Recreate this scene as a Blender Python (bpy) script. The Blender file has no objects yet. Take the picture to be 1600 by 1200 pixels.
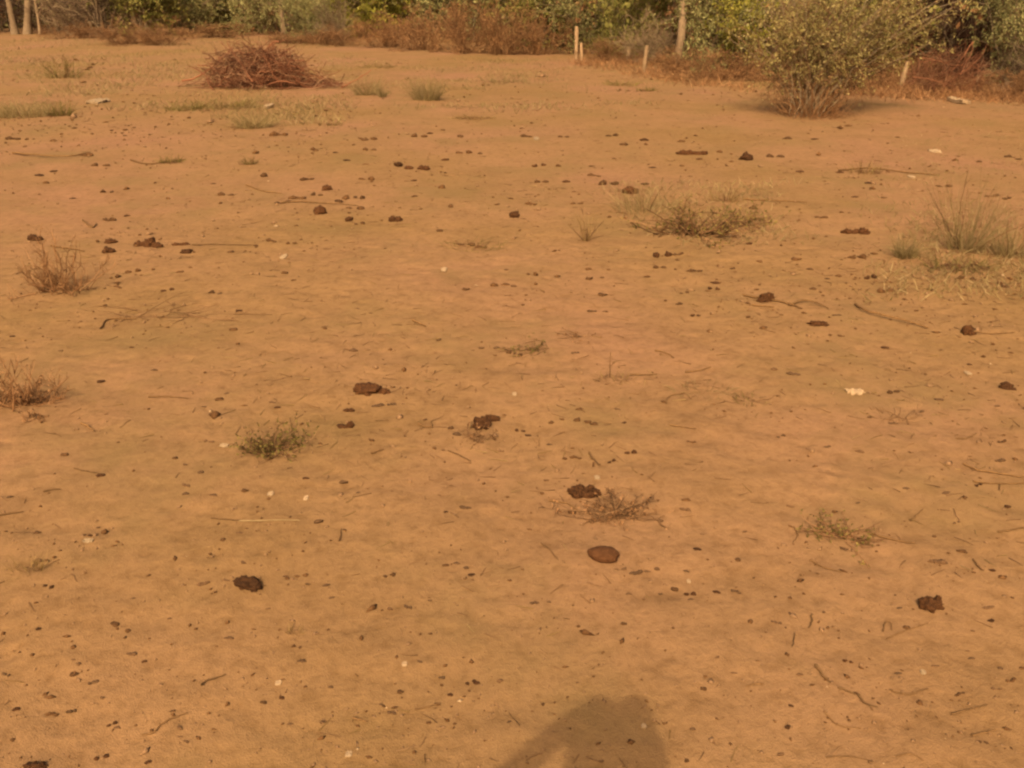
import bpy, bmesh, math, random
import numpy as np
from mathutils import Vector, Matrix

# ------------------------------------------------------------------ camera, sky, sun, exposure
SC = bpy.context.scene
COL = SC.collection
CAM_H = 1.55
PITCH = math.radians(23.8)
F_PX = 1386.0                      # focal length in pixels of the 1600 px wide photograph
cam_d = bpy.data.cameras.new('camera')
cam = bpy.data.objects.new('camera', cam_d)
COL.objects.link(cam)
cam.location = (0, 0, CAM_H)
cam.rotation_euler = (math.pi / 2 - PITCH, 0, 0)
cam_d.sensor_width = 36.0
cam_d.lens = 36.0 * F_PX / 1600.0
cam_d.clip_start = 0.02
cam_d.clip_end = 2000
SC.camera = cam

SUN_AZ = math.radians(10.5)        # direction the shadows fall, turned from +Y towards +X
SUN_EL = math.radians(42.5)
world = bpy.data.worlds.new('World')
SC.world = world
world.use_nodes = True
wn = world.node_tree.nodes
wl = world.node_tree.links
wn.clear()
w_out = wn.new('ShaderNodeOutputWorld')
w_bg = wn.new('ShaderNodeBackground')
w_sky = wn.new('ShaderNodeTexSky')
w_sky.sky_type = 'NISHITA'
w_sky.sun_disc = False
w_sky.sun_elevation = SUN_EL
w_sky.sun_rotation = math.pi + SUN_AZ
w_sky.dust_density = 8.0
w_sky.air_density = 1.0
w_sky.ozone_density = 0.3
w_bg.inputs['Strength'].default_value = 0.15
wl.new(w_sky.outputs[0], w_bg.inputs['Color'])
wl.new(w_bg.outputs[0], w_out.inputs['Surface'])

sun_d = bpy.data.lights.new('sun', 'SUN')
sun_d.energy = 2.65
sun_d.angle = math.radians(0.6)
sun_d.color = (1.0, 0.935, 0.83)
sun = bpy.data.objects.new('sun', sun_d)
COL.objects.link(sun)
SUN_DIR = Vector((math.sin(SUN_AZ) * math.cos(SUN_EL), math.cos(SUN_AZ) * math.cos(SUN_EL), -math.sin(SUN_EL)))
sun.rotation_euler = SUN_DIR.to_track_quat('-Z', 'Y').to_euler()
sun.location = (-2, -8, 9)

SC.render.engine = 'CYCLES'
SC.view_settings.view_transform = 'Standard'
SC.view_settings.look = 'None'
SC.view_settings.gamma = 1.0
SC.view_settings.exposure = 0.5
SC.view_settings.use_curve_mapping = False
SC.view_settings.use_white_balance = True
SC.view_settings.white_balance_temperature = 9900
SC.view_settings.white_balance_tint = 8
SC.cycles.filter_width = 2.4       # the photograph is a soft video frame
SC.cycles.max_bounces = 5
SC.cycles.diffuse_bounces = 3
SC.cycles.use_adaptive_sampling = True
SC.cycles.adaptive_threshold = 0.02
SC.cycles.use_denoising = True

# ------------------------------------------------------------------ helpers
def pix(px, py, z=0.0):
    """The ground point seen at a photograph pixel."""
    u = (px - 800.0) / F_PX
    v = (600.0 - py) / F_PX
    dy = math.cos(PITCH) + v * math.sin(PITCH)
    dz = -math.sin(PITCH) + v * math.cos(PITCH)
    t = (z - CAM_H) / dz
    return (u * t, dy * t)

def depth_at(y, z=0.0):
    return y * math.cos(PITCH) + (CAM_H - z) * math.sin(PITCH)

def mpp(px, py):
    """Metres per photograph pixel at a ground point."""
    return depth_at(pix(px, py)[1]) / F_PX

def _hash(ix, iy, seed):
    h = (ix.astype(np.int64) * 374761393 + iy.astype(np.int64) * 668265263 + seed * 144665) & 0x7fffffff
    h = ((h ^ (h >> 13)) * 1274126177) & 0x7fffffff
    return ((h ^ (h >> 16)) & 0xffff) / 65535.0

def vnoise(x, y, seed=0):
    x = np.asarray(x, float); y = np.asarray(y, float)
    ix = np.floor(x); iy = np.floor(y)
    fx = x - ix; fy = y - iy
    fx = fx * fx * (3 - 2 * fx); fy = fy * fy * (3 - 2 * fy)
    a = _hash(ix, iy, seed); b = _hash(ix + 1, iy, seed)
    c = _hash(ix, iy + 1, seed); d = _hash(ix + 1, iy + 1, seed)
    return (a * (1 - fx) + b * fx) * (1 - fy) + (c * (1 - fx) + d * fx) * fy - 0.5

# shallow hoof and foot marks pressed into the soil
_hr = np.random.default_rng(71)
HOOF = np.stack([_hr.uniform(-5, 5, 1100), _hr.uniform(0.8, 9.5, 1100), _hr.uniform(0.02, 0.055, 1100),
                 _hr.uniform(0.002, 0.007, 1100), _hr.uniform(0, 3.14, 1100)], 1)

def gh(x, y, fine=True):
    """Ground height."""
    x = np.asarray(x, float); y = np.asarray(y, float)
    r = np.sqrt(x * x + y * y)
    h = 0.10 * vnoise(x / 9.0, y / 9.0, 3) * np.clip((r - 4) / 10, 0, 1)
    h = h + 0.030 * vnoise(x / 1.7, y / 1.7, 5) + 0.016 * vnoise(x / 0.55 + .3 * y, y / 0.55, 7)
    h = h + 0.012 * vnoise(x / 0.19, y / 0.15, 9) + 0.006 * vnoise(x / 0.08, y / 0.055, 11)
    far = np.clip((r - 12) / 20, 0, 1)
    return h + far * 0.10 * vnoise(x / 3.1, y / 2.3, 13)

def g1(x, y):
    return float(gh(np.array([x]), np.array([y]))[0])

def at(px, py):
    x, y = pix(px, py)
    z = g1(x, y)
    x, y = pix(px, py, z)
    return Vector((x, y, g1(x, y)))

def mesh_np(name, V, Q, mats, smooth=False, mi=None):
    """A mesh from vertex and quad arrays."""
    me = bpy.data.meshes.new(name)
    V = np.asarray(V, np.float32); Q = np.asarray(Q, np.int32)
    me.vertices.add(len(V)); me.vertices.foreach_set('co', V.ravel())
    k = Q.shape[1]
    me.loops.add(Q.size); me.loops.foreach_set('vertex_index', Q.ravel())
    me.polygons.add(len(Q))
    me.polygons.foreach_set('loop_start', np.arange(0, Q.size, k, dtype=np.int32))
    me.polygons.foreach_set('loop_total', np.full(len(Q), k, np.int32))
    if mi is not None:
        me.polygons.foreach_set('material_index', np.asarray(mi, np.int32))
    if smooth:
        me.polygons.foreach_set('use_smooth', np.ones(len(Q), bool))
    for m in (mats if isinstance(mats, (list, tuple)) else [mats]):
        me.materials.append(m)
    me.update(calc_edges=True)
    return me

def link(name, me, parent=None, loc=None):
    o = bpy.data.objects.new(name, me)
    COL.objects.link(o)
    if parent is not None:
        o.parent = parent
    if loc is not None:
        o.location = loc
    return o

def tag(o, label=None, cat=None, group=None, kind=None):
    if label: o['label'] = label
    if cat: o['category'] = cat
    if group: o['group'] = group
    if kind: o['kind'] = kind
    return o

def thing(name, label, cat, loc, rz=0.0, group=None, scale=None):
    o = link(name, None)
    o.location = loc
    o.rotation_euler = (0, 0, rz)
    if scale: o.scale = scale
    return tag(o, label, cat, group)

def norm(a):
    return a / np.maximum(np.linalg.norm(a, axis=-1, keepdims=True), 1e-9)

def runit(rng, n):
    return norm(rng.normal(size=(n, 3)))

def grow(rng, S, D, L, K, wob=0.15, pull=(0, 0, 0)):
    d = norm(np.array(D, float)); p = np.array(S, float)
    L = np.broadcast_to(np.asarray(L, float), (len(p),))[:, None]
    out = [p]
    for k in range(K - 1):
        d = norm(d + rng.normal(0, wob, d.shape) + np.asarray(pull) * (k + 1) / (K - 1))
        p = p + d * L / (K - 1)
        out.append(p)
    return np.stack(out, 1)

def pick(rng, P, n, t0, t1):
    N, K, _ = P.shape
    i = rng.integers(0, N, n)
    t = rng.uniform(t0, t1, n) * (K - 1)
    k = np.minimum(t.astype(int), K - 2); f = (t - k)[:, None]
    a = P[i, k]; b = P[i, k + 1]
    return a * (1 - f) + b * f, norm(b - a), i

def taper(N, K, r0, r1):
    r0 = np.broadcast_to(np.asarray(r0, float), (N,))[:, None]
    r1 = np.broadcast_to(np.asarray(r1, float), (N,))[:, None]
    return r0 + (r1 - r0) * np.linspace(0, 1, K)[None, :]

def tubes(P, R, S=3):
    N, K, _ = P.shape
    T = norm(np.gradient(P, axis=1))
    ref = np.where(np.abs(T[:, :1, 2:3]) > 0.8, np.array([1.0, 0.1, 0]), np.array([0.1, 0.2, 1.0]))
    ref = np.broadcast_to(ref, T.shape)
    A = norm(np.cross(T, ref)); B = np.cross(A, T)
    ang = np.arange(S) * 2 * math.pi / S
    V = P[:, :, None, :] + R[:, :, None, None] * (np.cos(ang)[:, None] * A[:, :, None, :] + np.sin(ang)[:, None] * B[:, :, None, :])
    idx = np.arange(N * K * S).reshape(N, K, S)
    nx = np.roll(idx, -1, 2)
    Q = np.stack([idx[:, :-1], nx[:, :-1], nx[:, 1:], idx[:, 1:]], -1).reshape(-1, 4)
    return V.reshape(-1, 3), Q

def ribbons(rng, P, W):
    N, K, _ = P.shape
    T = norm(np.gradient(P, axis=1))
    side = norm(np.cross(T, np.broadcast_to(runit(rng, N)[:, None, :], T.shape)))
    V = np.stack([P - side * W[:, :, None], P + side * W[:, :, None]], 2)
    idx = np.arange(N * K * 2).reshape(N, K, 2)
    Q = np.stack([idx[:, :-1, 0], idx[:, :-1, 1], idx[:, 1:, 1], idx[:, 1:, 0]], -1).reshape(-1, 4)
    return V.reshape(-1, 3), Q

def leaves(rng, C, D, L, W):
    N = len(C)
    D = norm(D); side = norm(np.cross(D, runit(rng, N)))
    L = np.broadcast_to(np.asarray(L, float), (N,))[:, None]; W = np.broadcast_to(np.asarray(W, float), (N,))[:, None]
    V = np.stack([C, C + D * L * .5 + side * W, C + D * L, C + D * L * .5 - side * W], 1)
    return V.reshape(-1, 3), np.arange(N * 4).reshape(N, 4)

def join(*vq):
    Vs, Qs, n = [], [], 0
    for V, Q in vq:
        Vs.append(V); Qs.append(Q + n); n += len(V)
    return np.concatenate(Vs), np.concatenate(Qs)

# ------------------------------------------------------------------ materials
MATS = {}
def new_mat(name):
    m = bpy.data.materials.new(name); m.use_nodes = True
    nt = m.node_tree; nt.nodes.clear()
    out = nt.nodes.new('ShaderNodeOutputMaterial')
    b = nt.nodes.new('ShaderNodeBsdfPrincipled')
    b.inputs['Specular IOR Level'].default_value = 0.15
    b.inputs['Roughness'].default_value = 0.85
    nt.links.new(b.outputs[0], out.inputs[0])
    MATS[name] = m
    return m, nt, b, out

def ramp(nt, fac, stops):
    r = nt.nodes.new('ShaderNodeValToRGB')
    e = r.color_ramp.elements
    e[0].position, e[0].color = stops[0][0], (*stops[0][1], 1)
    e[1].position, e[1].color = stops[-1][0], (*stops[-1][1], 1)
    for p, c in stops[1:-1]:
        n = e.new(p); n.color = (*c, 1)
    nt.links.new(fac, r.inputs[0])
    return r.outputs[0]

def noise(nt, vec, scale, detail=4, rough=0.55):
    n = nt.nodes.new('ShaderNodeTexNoise')
    n.inputs['Scale'].default_value = scale; n.inputs['Detail'].default_value = detail
    n.inputs['Roughness'].default_value = rough
    if vec is not None: nt.links.new(vec, n.inputs['Vector'])
    return n.outputs['Fac']

def mixc(nt, fac, a, b, mode='MIX'):
    m = nt.nodes.new('ShaderNodeMix'); m.data_type = 'RGBA'; m.blend_type = mode
    for sock, v in ((m.inputs[0], fac), (m.inputs[6], a), (m.inputs[7], b)):
        if isinstance(v, (int, float)): sock.default_value = v
        elif isinstance(v, tuple): sock.default_value = (*v, 1)
        else: nt.links.new(v, sock)
    return m.outputs[2]

def bump(nt, b, h, strength, dist):
    n = nt.nodes.new('ShaderNodeBump')
    n.inputs['Strength'].default_value = strength; n.inputs['Distance'].default_value = dist
    nt.links.new(h, n.inputs['Height']); nt.links.new(n.outputs[0], b.inputs['Normal'])

def leaf_mat(name, stops, trans=0.25):
    """Colour differs from leaf to leaf, twig to twig."""
    m, nt, b, out = new_mat(name)
    g = nt.nodes.new('ShaderNodeNewGeometry')
    oi = nt.nodes.new('ShaderNodeObjectInfo')
    c = ramp(nt, g.outputs['Random Per Island'], stops)
    tc = nt.nodes.new('ShaderNodeTexCoord')
    nv = noise(nt, tc.outputs['Object'], 1.6, 3)
    c = mixc(nt, 1.0, c, ramp(nt, nv, [(0.3, (0.72, 0.72, 0.72)), (0.7, (1.2, 1.2, 1.15))]), 'MULTIPLY')
    c = mixc(nt, 1.0, c, ramp(nt, oi.outputs['Random'], [(0, (.86, .86, .86)), (1, (1.1, 1.1, 1.1))]), 'MULTIPLY')
    nt.links.new(c, b.inputs['Base Color'])
    if trans:
        t = nt.nodes.new('ShaderNodeBsdfTranslucent'); nt.links.new(c, t.inputs[0])
        mx = nt.nodes.new('ShaderNodeMixShader'); mx.inputs[0].default_value = trans
        nt.links.new(b.outputs[0], mx.inputs[1]); nt.links.new(t.outputs[0], mx.inputs[2])
        nt.links.new(mx.outputs[0], out.inputs[0])
    return m

def lump_mat(name, dark, light, scale=60, bs=0.6, bd=0.01):
    m, nt, b, out = new_mat(name)
    tc = nt.nodes.new('ShaderNodeTexCoord'); oi = nt.nodes.new('ShaderNodeObjectInfo')
    n = noise(nt, tc.outputs['Object'], scale, 6, 0.65)
    c = ramp(nt, n, [(0.3, dark), (0.72, light)])
    c = mixc(nt, 1.0, c, ramp(nt, oi.outputs['Random'], [(0, (.75, .75, .75)), (1, (1.3, 1.25, 1.2))]), 'MULTIPLY')
    nt.links.new(c, b.inputs['Base Color'])
    bump(nt, b, n, bs, bd)
    return m

def soil_mat():
    m, nt, b, out = new_mat('soil')
    tc = nt.nodes.new('ShaderNodeTexCoord'); v = tc.outputs['Object']
    big = noise(nt, v, 0.35, 2, 0.6)
    mid = noise(nt, v, 2.3, 3, 0.6)
    fine = noise(nt, v, 38, 3, 0.7)
    grain = noise(nt, v, 260, 1, 0.7)
    c = ramp(nt, big, [(0.32, (0.2004, 0.1136, 0.05299)), (0.5, (0.2259, 0.1231, 0.06547)), (0.68, (0.2401, 0.1231, 0.07357))])
    c = mixc(nt, 0.75, c, ramp(nt, mid, [(0.30, (.84, .84, .80)), (0.55, (1, 1, 1)), (0.75, (1.07, 1.06, 1.06))]), 'MULTIPLY')
    c = mixc(nt, 0.75, c, ramp(nt, fine, [(0.30, (.80, .77, .72)), (0.5, (1, 1, 1)), (0.72, (1.10, 1.09, 1.08))]), 'MULTIPLY')
    c = mixc(nt, 0.5, c, ramp(nt, grain, [(0.25, (.78, .76, .74)), (0.5, (1, 1, 1)), (0.8, (1.14, 1.12, 1.1))]), 'MULTIPLY')
    clod = noise(nt, v, 15, 2, 0.62)
    c = mixc(nt, 0.55, c, ramp(nt, clod, [(0.33, (.76, .73, .68)), (0.47, (1, 1, 1)), (0.70, (1.10, 1.09, 1.07))]), 'MULTIPLY')
    # organic stains with a shape of their own
    st = noise(nt, v, 5.5, 4, 0.72)
    pat = noise(nt, v, 0.9, 4, 0.65)
    c = mixc(nt, ramp(nt, pat, [(0.50, (0, 0, 0)), (0.66, (.55, .55, .55))]), c, (.165, .103, .047))
    c = mixc(nt, ramp(nt, st, [(0.60, (0, 0, 0)), (0.74, (.35, .35, .35))]), c, (.12, .067, .034))
    nt.links.new(c, b.inputs['Base Color'])
    b.inputs['Roughness'].default_value = 0.95
    b.inputs['Specular IOR Level'].default_value = 0.05
    add = nt.nodes.new('ShaderNodeMath'); add.operation = 'MULTIPLY_ADD'
    nt.links.new(fine, add.inputs[0]); add.inputs[1].default_value = 1.6; nt.links.new(grain, add.inputs[2])
    add2 = nt.nodes.new('ShaderNodeMath'); add2.operation = 'MULTIPLY_ADD'
    nt.links.new(clod, add2.inputs[0]); add2.inputs[1].default_value = 2.5; nt.links.new(add.outputs[0], add2.inputs[2])
    bump(nt, b, add2.outputs[0], 0.42, 0.007)
    return m

soil_mat()
lump_mat('dung', (0.0234, 0.00864, 0.0034), (0.0819, 0.03312, 0.0136), 9, 0.7, 0.006)
lump_mat('dry_dung', (0.0425, 0.0184, 0.0078), (0.1148, 0.0544, 0.02418), 9, 0.7, 0.0015)
lump_mat('stone', (0.04657, 0.01821, 0.00761), (0.08104, 0.03296, 0.01495), 7, 0.7, 0.01)
lump_mat('clod', (0.1365, 0.07702, 0.04346), (0.2048, 0.117, 0.0679))
lump_mat('faint', (0.06378, 0.0322, 0.01673), (0.1178, 0.0621, 0.03346), 9, 0.7, 0.001)
lump_mat('pale', (0.234, 0.156, 0.0975), (0.3432, 0.2418, 0.156), 30, 0.2, 0.003)
lump_mat('twig', (0.085, 0.044, 0.02028), (0.187, 0.1, 0.0468), 50)
lump_mat('straw', (0.2268, 0.1522, 0.07875), (0.3024, 0.21, 0.1155), 50, 0.3, 0.003)
lump_mat('bark', (.12, .085, .055), (.25, .185, .125), 22, 0.8, 0.02)
lump_mat('pale_bark', (0.1512, 0.1015, 0.0665), (0.252, 0.175, 0.1155), 18, 0.7, 0.02)
lump_mat('brown_bark', (.050, .026, .016), (.115, .062, .040), 14, 0.6, 0.02)
lump_mat('post', (0.1711, 0.1095, 0.06699), (0.2696, 0.1809, 0.1155), 18, 0.6, 0.01)
leaf_mat('green', [(0, (0.09486, 0.09029, 0.0248)), (.5, (0.1663, 0.1528, 0.04617)), (1, (0.2693, 0.2298, 0.08037))])
leaf_mat('grey_green', [(0, (0.1131, 0.1089, 0.0451)), (.5, (0.2102, 0.1959, 0.0869)), (1, (0.3656, 0.3242, 0.1584))])
leaf_mat('yellow_green', [(0, (0.138, 0.132, 0.024)), (.5, (0.225, 0.203, 0.044)), (1, (0.319, 0.270, 0.077))])
leaf_mat('feather_green', [(0, (0.1562, 0.1315, 0.04812)), (.5, (0.2973, 0.2429, 0.09783)), (1, (0.4847, 0.3935, 0.194))], .3)
leaf_mat('dry_brown', [(0, (0.115, 0.054, 0.026)), (.6, (0.223, 0.105, 0.052)), (1, (0.351, 0.182, 0.098))], .1)
leaf_mat('red_brown', [(0, (0.06794, 0.02449, 0.01374)), (.35, (0.1606, 0.05566, 0.03142)), (.7, (0.2471, 0.1001, 0.0589)), (1, (0.3706, 0.2115, 0.1374))], .1)
leaf_mat('grey_twig', [(0, (0.105, 0.060, 0.039)), (.6, (0.196, 0.120, 0.081)), (1, (0.350, 0.227, 0.155))], .0)
leaf_mat('brown_twig', [(0, (0.078, 0.039, 0.019)), (.6, (0.156, 0.078, 0.040)), (1, (0.286, 0.156, 0.085))], .0)
leaf_mat('dark_twig', [(0, (0.0195, 0.0078, 0.006)), (.6, (0.039, 0.0168, 0.012)), (1, (0.0975, 0.051, 0.0372))], .0)
leaf_mat('dry_grass', [(0, (0.168, 0.095, 0.037)), (.6, (0.24, 0.1482, 0.0629)), (1, (0.336, 0.228, 0.111))], .25)
leaf_mat('pale_grass', [(0, (0.1573, 0.1094, 0.04631)), (.6, (0.2459, 0.175, 0.08706)), (1, (0.3564, 0.2537, 0.1426))], .3)
leaf_mat('tuft_green', [(0, (0.0765, 0.06, 0.0192)), (.6, (0.153, 0.1136, 0.0392)), (1, (0.255, 0.18, 0.0648))], .2)
M = MATS

# ------------------------------------------------------------------ ground
def axis(lo_fine, hi_fine, step, lo, hi, g=1.055):
    a = list(np.arange(lo_fine, hi_fine, step))
    s, v, up = step, a[-1], []
    while v < hi:
        s *= g; v += s; up.append(v)
    s, v, dn = step, a[0], []
    while v > lo:
        s *= g; v -= s; dn.append(v)
    return np.array(dn[::-1] + a + up)

def build_ground():
    X = axis(-3.2, 3.2, 0.018, -700, 700); Y = axis(1.1, 6.0, 0.018, -700, 900)
    gx, gy = np.meshgrid(X, Y)
    gz = gh(gx, gy)
    for hx, hy, r, d, a in HOOF:
        i0, i1 = np.searchsorted(X, [hx - 3 * r, hx + 3 * r]); j0, j1 = np.searchsorted(Y, [hy - 3 * r, hy + 3 * r])
        if i1 - i0 < 2 or j1 - j0 < 2: continue
        sx = gx[j0:j1, i0:i1] - hx; sy = gy[j0:j1, i0:i1] - hy
        u = (sx * math.cos(a) + sy * math.sin(a)) / r; w = (-sx * math.sin(a) + sy * math.cos(a)) / (r * .7)
        q = u * u + w * w
        gz[j0:j1, i0:i1] += d * (-np.exp(-q * 1.6) + 0.35 * np.exp(-(np.sqrt(q) - 1.35) ** 2 * 6))
    V = np.stack([gx, gy, gz], -1).reshape(-1, 3)
    n, m = gx.shape
    idx = np.arange(n * m).reshape(n, m)
    Q = np.stack([idx[:-1, :-1], idx[:-1, 1:], idx[1:, 1:], idx[1:, :-1]], -1).reshape(-1, 4)
    o = link('ground', mesh_np('ground', V, Q, M['soil'], True))
    tag(o, 'bare orange sandy soil of the open field', kind='structure')
build_ground()

# ------------------------------------------------------------------ plants
def fit(parts, h, w):
    allv = np.concatenate([v for v, q in parts])
    sz = h / np.percentile(allv[:, 2], 99.5)
    r = np.percentile(np.hypot(allv[:, 0], allv[:, 1]), 97)
    s = np.array([w / 2 / r, w / 2 / r, sz])
    return [(v * s, q) for v, q in parts]

def bush_parts(rng, h, w, nst=7, n1=60, n2=380, nl=4500, leaf=(.07, .02), tilt=.7, droop=0.0, base=.15, r0=.03, t1=.3, twig=.004, l1=.42, l2=.24, wob=.2, low=.15):
    a = rng.uniform(0, 6.283, nst)
    S = np.stack([np.cos(a), np.sin(a), np.zeros(nst)], 1) * (rng.uniform(0, base, nst))[:, None]
    S[:, 2] = -0.03
    tl = rng.uniform(.1, tilt, nst)
    D = np.stack([np.cos(a) * np.sin(tl), np.sin(a) * np.sin(tl), np.cos(tl)], 1)
    P0 = grow(rng, S, D, rng.uniform(.7, 1.05, nst) * h, 9, wob, (0, 0, -droop * .4))
    s, t, _ = pick(rng, P0, n1, t1, 1.0)
    P1 = grow(rng, s, t * .6 + runit(rng, n1), rng.uniform(.6, 1.2, n1) * l1 * h, 6, wob, (0, 0, .12 - droop))
    s, t, _ = pick(rng, P1, n2, low, 1.0)
    P2 = grow(rng, s, t * .7 + runit(rng, n2), rng.uniform(.5, 1.2, n2) * l2 * h, 4, wob, (0, 0, -droop))
    stems = join(tubes(P0, taper(nst, 9, r0 * rng.uniform(.6, 1.1, nst), r0 * .25), 5), tubes(P1, taper(n1, 6, r0 * .3, twig), 4))
    tw = tubes(P2, taper(n2, 4, twig, twig * .45), 3)
    out = [stems, tw]
    if nl:
        c, t, _ = pick(rng, P2, nl, .15, 1.0)
        c = c + rng.normal(0, .012 * h, c.shape)
        lf = leaves(rng, c, t * .5 + runit(rng, nl) + np.array([0, 0, -.3 * droop]), rng.uniform(.6, 1.3, nl) * leaf[0], rng.uniform(.6, 1.3, nl) * leaf[1])
        out.append(lf)
    return fit(out, h, w)

PROTO = {}
def bush(kind, name, label, cat, px, py, h, w, seed=0, rz=None, group=None, loc=None):
    """A bush or shrub of a kind (stems, twigs, foliage) standing where the photograph shows its foot; alike bushes share mesh data."""
    key = (kind, seed)
    if key not in PROTO:
        rng = np.random.default_rng(abs(hash(kind)) % 1000 * 0 + sum(map(ord, kind)) * 31 + seed)
        kw, mats = KINDS[kind]
        p = bush_parts(rng, 1.0 * kw.get('H', 2.5), kw.get('W', 2.5), **{k: v for k, v in kw.items() if k not in 'HW'})
        names = ['stems', 'twigs', 'foliage']
        PROTO[key] = ([(names[i], mesh_np(kind + '_' + names[i], v, q, M[mats[i]], i == 0)) for i, (v, q) in enumerate(p)], kw.get('H', 2.5), kw.get('W', 2.5))
    parts, H, W = PROTO[key]
    p = loc if loc is not None else at(px, py)
    o = thing(name, label, cat, p, rz if rz is not None else (px * 1.7) % 6.28, group, (w / W, w / W, h / H))
    for n, me in parts:
        c = link(n, me, o)
        if n != 'stems': c['kind'] = 'stuff'
    return o

KINDS = {
    'leafy':   (dict(H=2.5, W=2.8, nst=8, n1=80, n2=620, nl=9000, leaf=(.085, .022), low=.1, t1=.12), ['bark', 'brown_twig', 'grey_green']),
    'lush':    (dict(H=2.5, W=2.8, nst=8, n1=80, n2=620, nl=9000, leaf=(.10, .026), low=.1, t1=.12), ['bark', 'brown_twig', 'green']),
    'yellow':  (dict(H=2.5, W=2.8, nst=7, n1=80, n2=620, nl=9500, leaf=(.10, .028), low=.1, t1=.2), ['bark', 'brown_twig', 'yellow_green']),
    'brush':   (dict(H=1.4, W=2.4, nst=18, n1=150, n2=1500, nl=2600, leaf=(.055, .012), tilt=1.15, base=.6, r0=.018, t1=.05, low=.05, twig=.0055, l1=.5), ['brown_twig', 'dry_brown', 'dry_brown']),
    'thicket': (dict(H=2.6, W=3.0, nst=16, n1=160, n2=1500, nl=1800, leaf=(.06, .015), tilt=.8, base=.7, r0=.03, t1=.08, low=.05, twig=.006), ['bark', 'dark_twig', 'dark_twig']),
    'greytwig':(dict(H=2.2, W=2.4, nst=14, n1=130, n2=1200, nl=1500, leaf=(.06, .014), tilt=.8, base=.4, r0=.025, t1=.08, low=.05, twig=.006), ['bark', 'grey_twig', 'grey_green']),
}

def tree(name, label, px, py, h, lean=(0, 0), r=.14, bark='pale_bark', leaf='grey_green', crown_w=3.5, nl=7000, seed=1, trunks=1, spread=.05, first=.45, leafsz=(.10, .026)):
    rng = np.random.default_rng(seed * 97 + 5)
    p = at(px, py)
    o = thing(name, label, 'tree', p)
    ends = []
    for k in range(trunks):
        off = (k - (trunks - 1) / 2) * spread
        S = np.array([[off, 0.05 * k, -.1]])
        P = grow(rng, S, np.array([[lean[0] + off * .3, lean[1], 1.0]]), h * rng.uniform(.75, .85), 12, .045, (0, 0, .03))
        R = taper(1, 12, r * rng.uniform(.85, 1.05), r * .3); R[0, 0] *= 1.35
        n = 7
        s, t, _ = pick(rng, P, n, first, 1.0)
        D = t * .5 + runit(rng, n) * np.array([1, 1, .5]) + np.array([0, 0, .35])
        L1 = grow(rng, s, D, rng.uniform(.8, 1.2, n) * crown_w * .45, 7, .14, (0, 0, .1))
        V, Q = join(tubes(P, R, 9), tubes(L1, taper(n, 7, r * .38, r * .10), 6))
        link('trunk', mesh_np('trunk', V, Q, M[bark], True), o)
        ends.append(L1)
    L1 = np.concatenate(ends)
    n2 = 90 * trunks
    s, t, _ = pick(rng, L1, n2, .2, 1.0)
    L2 = grow(rng, s, t * .6 + runit(rng, n2), rng.uniform(.5, 1.1, n2) * crown_w * .26, 5, .18)
    n3 = 520 * trunks
    s, t, _ = pick(rng, L2, n3, .1, 1.0)
    L3 = grow(rng, s, t * .5 + runit(rng, n3), rng.uniform(.5, 1.1, n3) * crown_w * .12, 4, .2, (0, 0, -.1))
    V, Q = join(tubes(L2, taper(n2, 5, r * .10, .008), 4), tubes(L3, taper(n3, 4, .007, .003), 3))
    tag(link('twigs', mesh_np('twigs', V, Q, M['brown_twig'], True), o), kind='stuff')
    c, t, _ = pick(rng, L3, nl, .1, 1.0)
    V, Q = leaves(rng, c + rng.normal(0, .05, c.shape), t * .4 + runit(rng, nl), rng.uniform(.6, 1.3, nl) * leafsz[0], rng.uniform(.6, 1.3, nl) * leafsz[1])
    tag(link('crown', mesh_np('crown', V, Q, M[leaf]), o), kind='stuff')
    return o

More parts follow.
